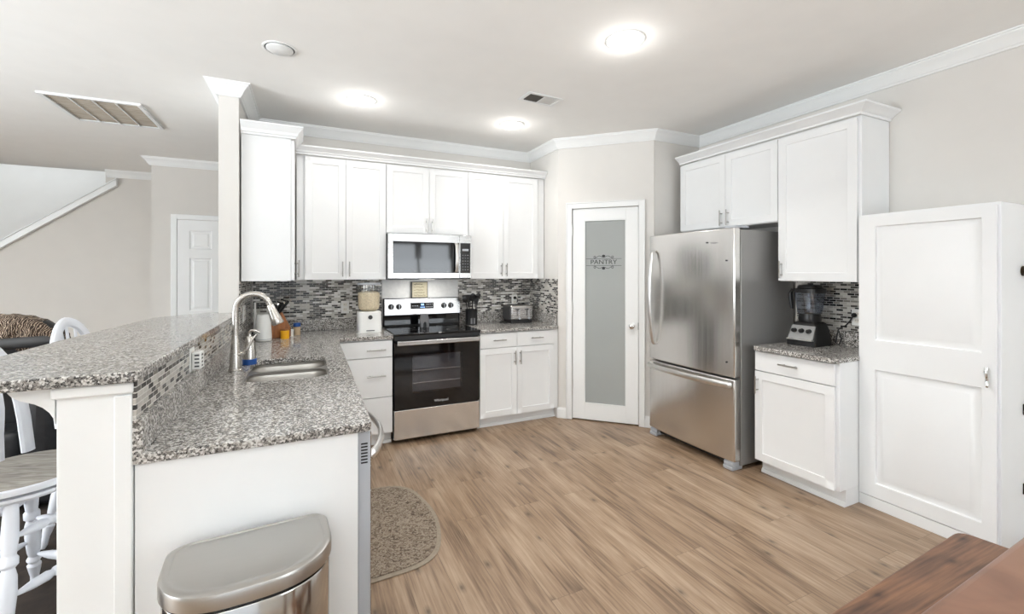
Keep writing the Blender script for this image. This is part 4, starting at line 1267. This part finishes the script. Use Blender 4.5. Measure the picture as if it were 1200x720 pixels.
ld = MB(mat=CT).loops([can_loop(.004, .6085), can_loop(.000, .612), can_loop(.000, .640), can_loop(.003, .648), can_loop(.010, .652), can_loop(.020, .652), can_loop(.024, .6495), can_loop(.030, .6505)]).build('lid', M['steel_lid'], tcan, smooth=40, label='satin steel lid with raised rim')
MB(mat=CT).box(-.06, .07, .0905, .0935, .628, .646).build('hinge_slot', M['black'], ld)

# ------------------------------------------------------------------ floor mats
def round_poly(pts, r, n=8):
    out = []
    N = len(pts)
    for i in range(N):
        p = Vector(pts[i]); a = Vector(pts[i - 1]); b = Vector(pts[(i + 1) % N])
        rr = r[i] if isinstance(r, (list, tuple)) else r
        u = (a - p).normalized(); v = (b - p).normalized()
        p0 = p + u * rr; p1 = p + v * rr
        for k in range(n + 1):
            t = k / n
            out.append(tuple((1 - t) ** 2 * p0 + 2 * t * (1 - t) * p + t * t * p1))
    return out
mt = thing('kitchen_mat', 'mottled brown kitchen mat with rounded corners beside the dishwasher', 'mat', (.48, 2.6, 0))
mo = round_poly([(.27, 2.12), (.62, 2.14), (.735, 2.55), (.63, 3.05), (.27, 3.05)], [.02, .17, .20, .20, .02])
mi = round_poly([(.285, 2.145), (.605, 2.165), (.712, 2.555), (.610, 3.025), (.285, 3.025)], [.02, .16, .19, .19, .02])
MB().prism(mo, .0008, .006).build('border', M['rugedge'], mt, bevel=.002)
MB().prism(mi, .0065, .011).build('pile', M['rug'], mt, bevel=.003)
tag(MB().prism([(-4.2, 1.75), (-.66, 1.75), (-.66, 4.6), (-4.2, 4.6)], .0008, .0055).build('area_rug', M['hallrug']), 'dark brown area rug under the bar stools and recliner', 'rug')

# ------------------------------------------------------------------ bar stools
def turned(p0, p1, prof, n=12):
    P0, P1 = Vector(p0), Vector(p1)
    return [P0 + (P1 - P0) * t for t, r in prof], [r for t, r in prof], n
def make_stool(label):
    t = thing('bar_stool', label, 'bar stool', (0, 0, .0085), 0, 'white bow-back bar stools')
    z0 = .0085
    H = .635
    LEG = [(0, .011), (.03, .016), (.10, .015), (.16, .021), (.20, .024), (.22, .017), (.25, .025), (.28, .017), (.32, .022), (.45, .027), (.55, .025), (.60, .018), (.62, .027), (.66, .027), (.68, .020), (.78, .025), (.90, .023), (1, .020)]
    legs = []
    for k in range(4):
        a = R(33 + 90 * k)
        top = (.165 * math.cos(a), .165 * math.sin(a), H - .072)
        bot = (.285 * math.cos(a), .285 * math.sin(a), z0 + .001)
        legs.append((Vector(bot), Vector(top)))
        p, r, n = turned(bot, top, LEG)
        MB().tube(p, r, n).build('leg', M['stoolwhite'], t)
    STR = [(0, .006), (.06, .010), (.2, .017), (.38, .019), (.44, .013), (.47, .019), (.53, .019), (.56, .013), (.62, .019), (.8, .017), (.94, .010), (1, .006)]
    for k in range(4):
        for f in ((.30, .62) if k % 2 == 0 else (.42, .78)):
            a_, b_ = legs[k], legs[(k + 1) % 4]
            p0 = a_[0].lerp(a_[1], f); p1 = b_[0].lerp(b_[1], f)
            d_ = (p1 - p0).normalized()
            p, r, n = turned(p0 + d_ * .022, p1 - d_ * .022, STR)
            MB().tube(p, r, n).build('stretcher', M['stoolwhite'], t)
    MB().lathe([(.150, H - .070), (.205, H - .062), (.218, H - .050), (.218, H - .040), (.19, H - .038)], (0, 0, 0), 36).build('apron', M['stoolwhite'], t)
    MB().lathe([(.175, H - .0375), (.175, H - .0325)], (0, 0, 0), 32).build('swivel', M['dgrey'], t)
    MB().lathe([(.20, H - .032), (.228, H - .026), (.232, H - .012), (.230, H - .004), (.222, H - .0015)], (0, 0, 0), 40).build('seat_rim', M['stoolwhite'], t)
    MB().lathe([(.2215, H - .0013), (.215, H), (.12, H - .004), (.001, H - .006)], (0, 0, 0), 40).build('seat', M['seatwood'], t, label='weathered grey wooden seat top')
    # bow back (towards -x), leaning outwards
    bow = []
    for i in range(25):
        s_ = i / 24
        a = PI * s_
        y = .195 * math.cos(a)
        zz = .52 * math.sin(a) ** .62
        x = -.145 + (.195 - abs(y)) * -.12 - .11 * zz
        bow.append((x, y, H + .004 + zz))
    MB().tube(bow, .022, 10, flat=(1.25, .75)).build('bow', M['stoolwhite'], t, label='white arched back bow')
    for k in range(5):
        y = -.115 + k * .0575
        sA = math.acos(max(-1, min(1, y / .195)))
        zz = .52 * math.sin(sA) ** .62 - .02
        x1 = -.145 + (.195 - abs(y)) * -.12 - .11 * zz
        p0 = Vector((-.165, y * .9, H - .002)); p1 = Vector((x1, y, H + zz))
        prof = [(0, .008), (.25, .011), (.4, .016), (.5, .018), (.6, .016), (.75, .010), (1, .007)]
        p, r, n = turned(p0, p1, prof)
        MB().tube(p, r, 8, flat=(1.4, .6)).build('spindle', M['stoolwhite'], t)
    return t
s1 = make_stool('white bow-back bar stool nearest the camera at the bar end')
s2 = copy_tree(s1)
s2['label'] = 'white bow-back bar stool farther along, only its arched back above the bar'
s1.location = (-1.03, 2.47, .0085); s1.rotation_euler = (0, 0, R(-19))
s2.location = (-.955, 3.22, .0085); s2.rotation_euler = (0, 0, R(-8))

# ------------------------------------------------------------------ black recliner with throw
rc = thing('recliner', 'black leather high-back recliner behind the bar', 'recliner', (-1.76, 3.8, .0085))
def cushion(x0, x1, y0, y1, z0, z1, name, bev):
    return MB().box(x0, x1, y0, y1, z0, z1).build(name, M['leather'], rc, bevel=bev, seg=4)
cushion(-2.18, -1.335, 3.60, 4.16, .04, .30, 'base', .03)
cushion(-2.02, -1.50, 3.57, 3.845, .305, .50, 'seat', .04)
cushion(-2.19, -2.03, 3.58, 4.15, .305, .80, 'armrest', .06)
cushion(-1.49, -1.33, 3.58, 4.15, .305, .80, 'armrest', .06)
def dome(w_, zt, n=28):
    return None
lp = []
CXB, CYB = -1.725, 3.96
for z, w_, th in ((.305, .255, .09), (.505, .255, .09), (.70, .262, .10), (.90, .275, .11), (1.00, .275, .11), (1.07, .255, .10), (1.115, .20, .08), (1.135, .11, .045)):
    lp.append([(CXB + w_ * math.copysign(abs(math.cos(a)) ** .6, math.cos(a)), CYB + th * math.copysign(abs(math.sin(a)) ** .7, math.sin(a)), z) for a in [2 * PI * k / 28 for k in range(28)]])
MB().loops(lp).build('backrest', M['leather'], rc, smooth=60)
bp_ = [(CXB - .29 + .58 * i / 12, 3.80 - .015 * math.sin(PI * i / 12), .985 + .015 * i / 12) for i in range(13)]
MB().tube(bp_, [.034 * (.6 if i in (0, 12) else 1) for i in range(13)], 14).build('head_bolster', M['dgrey'], rc, label='grey padded bolster across the back')
# throw lying over the top of the back
tv = []
NA, NB = 30, 16
random.seed(5)
for i in range(NA + 1):
    u = -1 + 2 * i / NA
    xx = CXB - .02 + .285 * u
    top = 1.150 - .115 * abs(u) ** 2.6
    hang_f = .07 + .03 * math.sin(i * .9) + .03 * (u + 1)
    row = []
    for j in range(NB + 1):
        q = -1 + 2 * j / NB
        if abs(q) < .35:
            a = q / .35 * PI / 2
            yy_, zz_ = CYB + .135 * math.sin(a), top - .05 + .062 * math.cos(a)
        else:
            d_ = (abs(q) - .35) / .65
            yy_ = CYB + math.copysign(.135 + .012 * math.sin(i * 1.3 + d_ * 3), q)
            zz_ = top - .05 - d_ * (hang_f if q < 0 else .40)
        row.append((xx, yy_, zz_ + .004 * math.sin(i * 1.7 + j)))
    tv.append(row)
mb = MB()
mb.add([p for r_ in tv for p in r_], [(i * (NB + 1) + j, i * (NB + 1) + j + 1, (i + 1) * (NB + 1) + j + 1, (i + 1) * (NB + 1) + j) for i in range(NA) for j in range(NB)])
tag(mb.build('throw_blanket', M['throw'], smooth=80, solid=.010), 'brown and cream striped throw draped over the top of the recliner', 'blanket')

# ------------------------------------------------------------------ dining bench and table in the corner
bn = thing('bench', 'rustic brown wooden bench tucked against the table at lower right', 'bench', (1.45, .62, 0))
BT_ = Matrix.Translation((0, .0, 0))
top = round_poly([(.55, .42), (2.285, .42), (2.235, .800), (.55, .725)], [.02, .04, .05, .02])
MB().prism(top, .405, .460).build('seat_plank', M['bench'], bn, bevel=.006, seg=3)
for x in (.75, 2.02):
    MB().prism([(x, .46), (x + .07, .46), (x + .07, .68), (x, .68)], .001, .404).build('leg', M['bench'], bn, bevel=.006)
MB().box(.822, 2.018, .545, .585, .12, .19).build('stretcher', M['bench'], bn, bevel=.004)
tb = thing('dining_table', 'brown worn-finish dining table at the lower right corner', 'table', (1.5, .0, 0))
MB().prism(round_poly([(.62, -.42), (2.40, -.42), (2.40, .500), (.62, .440)], .03), .712, .760).build('tabletop', M['table'], tb, bevel=.018, seg=4)
MB().box(.72, 2.30, -.33, .36, .62, .711).build('apron', M['bench'], tb, bevel=.003)
for x in (.72, 2.22):
    for y in (-.33, .28):
        MB().box(x + .002, x + .08, y + .001, y + .079, .001, .6195).build('leg', M['bench'], tb, bevel=.005)

# ------------------------------------------------------------------ ceiling fittings
for k, (x, y, lab) in enumerate(((1.641, 1.991, 'lit round recessed ceiling light nearest the camera'), (.403, 3.526, 'lit round recessed ceiling light above the corner left of the stove'), (1.669, 3.55, 'lit round recessed ceiling light in front of the pantry corner'))):
    t = thing('recessed_light', lab, 'ceiling light', (x, y, CH - .012), 0, 'lit recessed ceiling lights')
    MB().lathe([(.108, CH - .0006), (.108, CH - .006), (.100, CH - .010), (.092, CH - .010), (.088, CH - .006), (.088, CH - .0006)], (x, y, 0), 40).build('trim_ring', M['trim'], t)
    MB().lathe([(.0875, CH - .0007), (.0875, CH - .012), (.075, CH - .018), (.04, CH - .021), (.001, CH - .022)], (x, y, 0), 36).build('diffuser', M['lamp'], t)
    area('recessed_lamp', (x, y, CH - .028), (0, 0, 0), .16, .16, (11, 1.8, 2.2)[k], (1, .98, .95), 'DISK', 130)
    pd = bpy.data.lights.new('lamp_spill', 'POINT')  # extra point lamp added below each fitting for a ceiling halo
    pd.energy = 1.1; pd.color = (1, .98, .95); pd.shadow_soft_size = .05
    po = bpy.data.objects.new('lamp_spill', pd); COL.objects.link(po); po.location = (x, y, CH - .085)
t = thing('ceiling_speaker', 'unlit round white disc fitting in the ceiling above the sink', 'ceiling fitting', (-.122, 2.925, CH - .014))
MB().lathe([(.092, CH - .0006), (.092, CH - .004), (.084, CH - .006), (.080, CH - .004), (.080, CH - .0006)], (-.122, 2.925, 0), 36).build('trim_ring', M['trim'], t)
MB().lathe([(.0795, CH - .0006), (.0795, CH - .002)], (-.122, 2.925, 0), 36).build('gap', M['dgrey'], t)
MB().lathe([(.072, CH - .0022), (.072, CH - .008), (.064, CH - .013), (.001, CH - .015)], (-.122, 2.925, 0), 36).build('disc', M['trim'], t)
# supply register
sv = thing('ceiling_register', 'small two-way supply register in the kitchen ceiling', 'vent', (1.62, 2.935, CH - .01))
VT = Matrix.Translation((1.62, 2.935, 0)) @ Matrix.Rotation(R(3), 4, 'Z')
fm = MB(mat=VT)
fm.box(-.150, .150, .062, .085, CH - .007, CH - .0006).box(-.150, .150, -.085, -.062, CH - .007, CH - .0006)
fm.box(-.150, -.122, -.062, .062, CH - .007, CH - .0006).box(.122, .150, -.062, .062, CH - .007, CH - .0006).box(-.005, .005, -.062, .062, CH - .007, CH - .0006)
fm.build('frame', M['trim'], sv, bevel=.002)
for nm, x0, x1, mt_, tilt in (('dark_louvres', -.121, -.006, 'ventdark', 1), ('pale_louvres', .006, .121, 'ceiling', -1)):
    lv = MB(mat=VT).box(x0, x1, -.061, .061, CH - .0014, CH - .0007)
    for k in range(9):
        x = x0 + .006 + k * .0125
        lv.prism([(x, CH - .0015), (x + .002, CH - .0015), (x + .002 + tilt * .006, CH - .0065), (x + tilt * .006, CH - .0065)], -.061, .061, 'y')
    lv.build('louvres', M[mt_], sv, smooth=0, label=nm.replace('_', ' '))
# return grille
rg = thing('return_grille', 'large white framed return air grille with four filter bays in the living room ceiling', 'vent', (-1.44, 4.66, CH - .016))
RT = Matrix.Translation((-1.437, 4.66, 0))
gx, gy = .30, .325
fm = MB(mat=RT)
fm.box(-gx, gx, gy - .025, gy, CH - .016, CH - .0006).box(-gx, gx, -gy, -gy + .025, CH - .016, CH - .0006)
fm.box(-gx, -gx + .028, -gy + .025, gy - .025, CH - .016, CH - .0006).box(gx - .028, gx, -gy + .025, gy - .025, CH - .016, CH - .0006)
for k in (1, 2, 3):
    x = -gx + .028 + (2 * gx - .056) * k / 4
    fm.box(x - .005, x + .005, -gy + .025, gy - .025, CH - .014, CH - .0006)
fm.build('frame', M['trim'], rg, bevel=.002)
for k in range(4):
    wbay = (2 * gx - .056) / 4
    xa = -gx + .028 + wbay * k + .006; xb = xa + wbay - .012
    lv = MB(mat=RT).box(xa, xb, -gy + .026, gy - .026, CH - .002, CH - .0008)
    for j in range(24):
        y = -gy + .034 + j * .0245
        lv.prism([(y, CH - .0022), (y + .0015, CH - .0022), (y + .010, CH - .010), (y + .0085, CH - .010)], xa, xb, 'x')
    lv.build('filter_bay', M['filter'], rg, smooth=0)
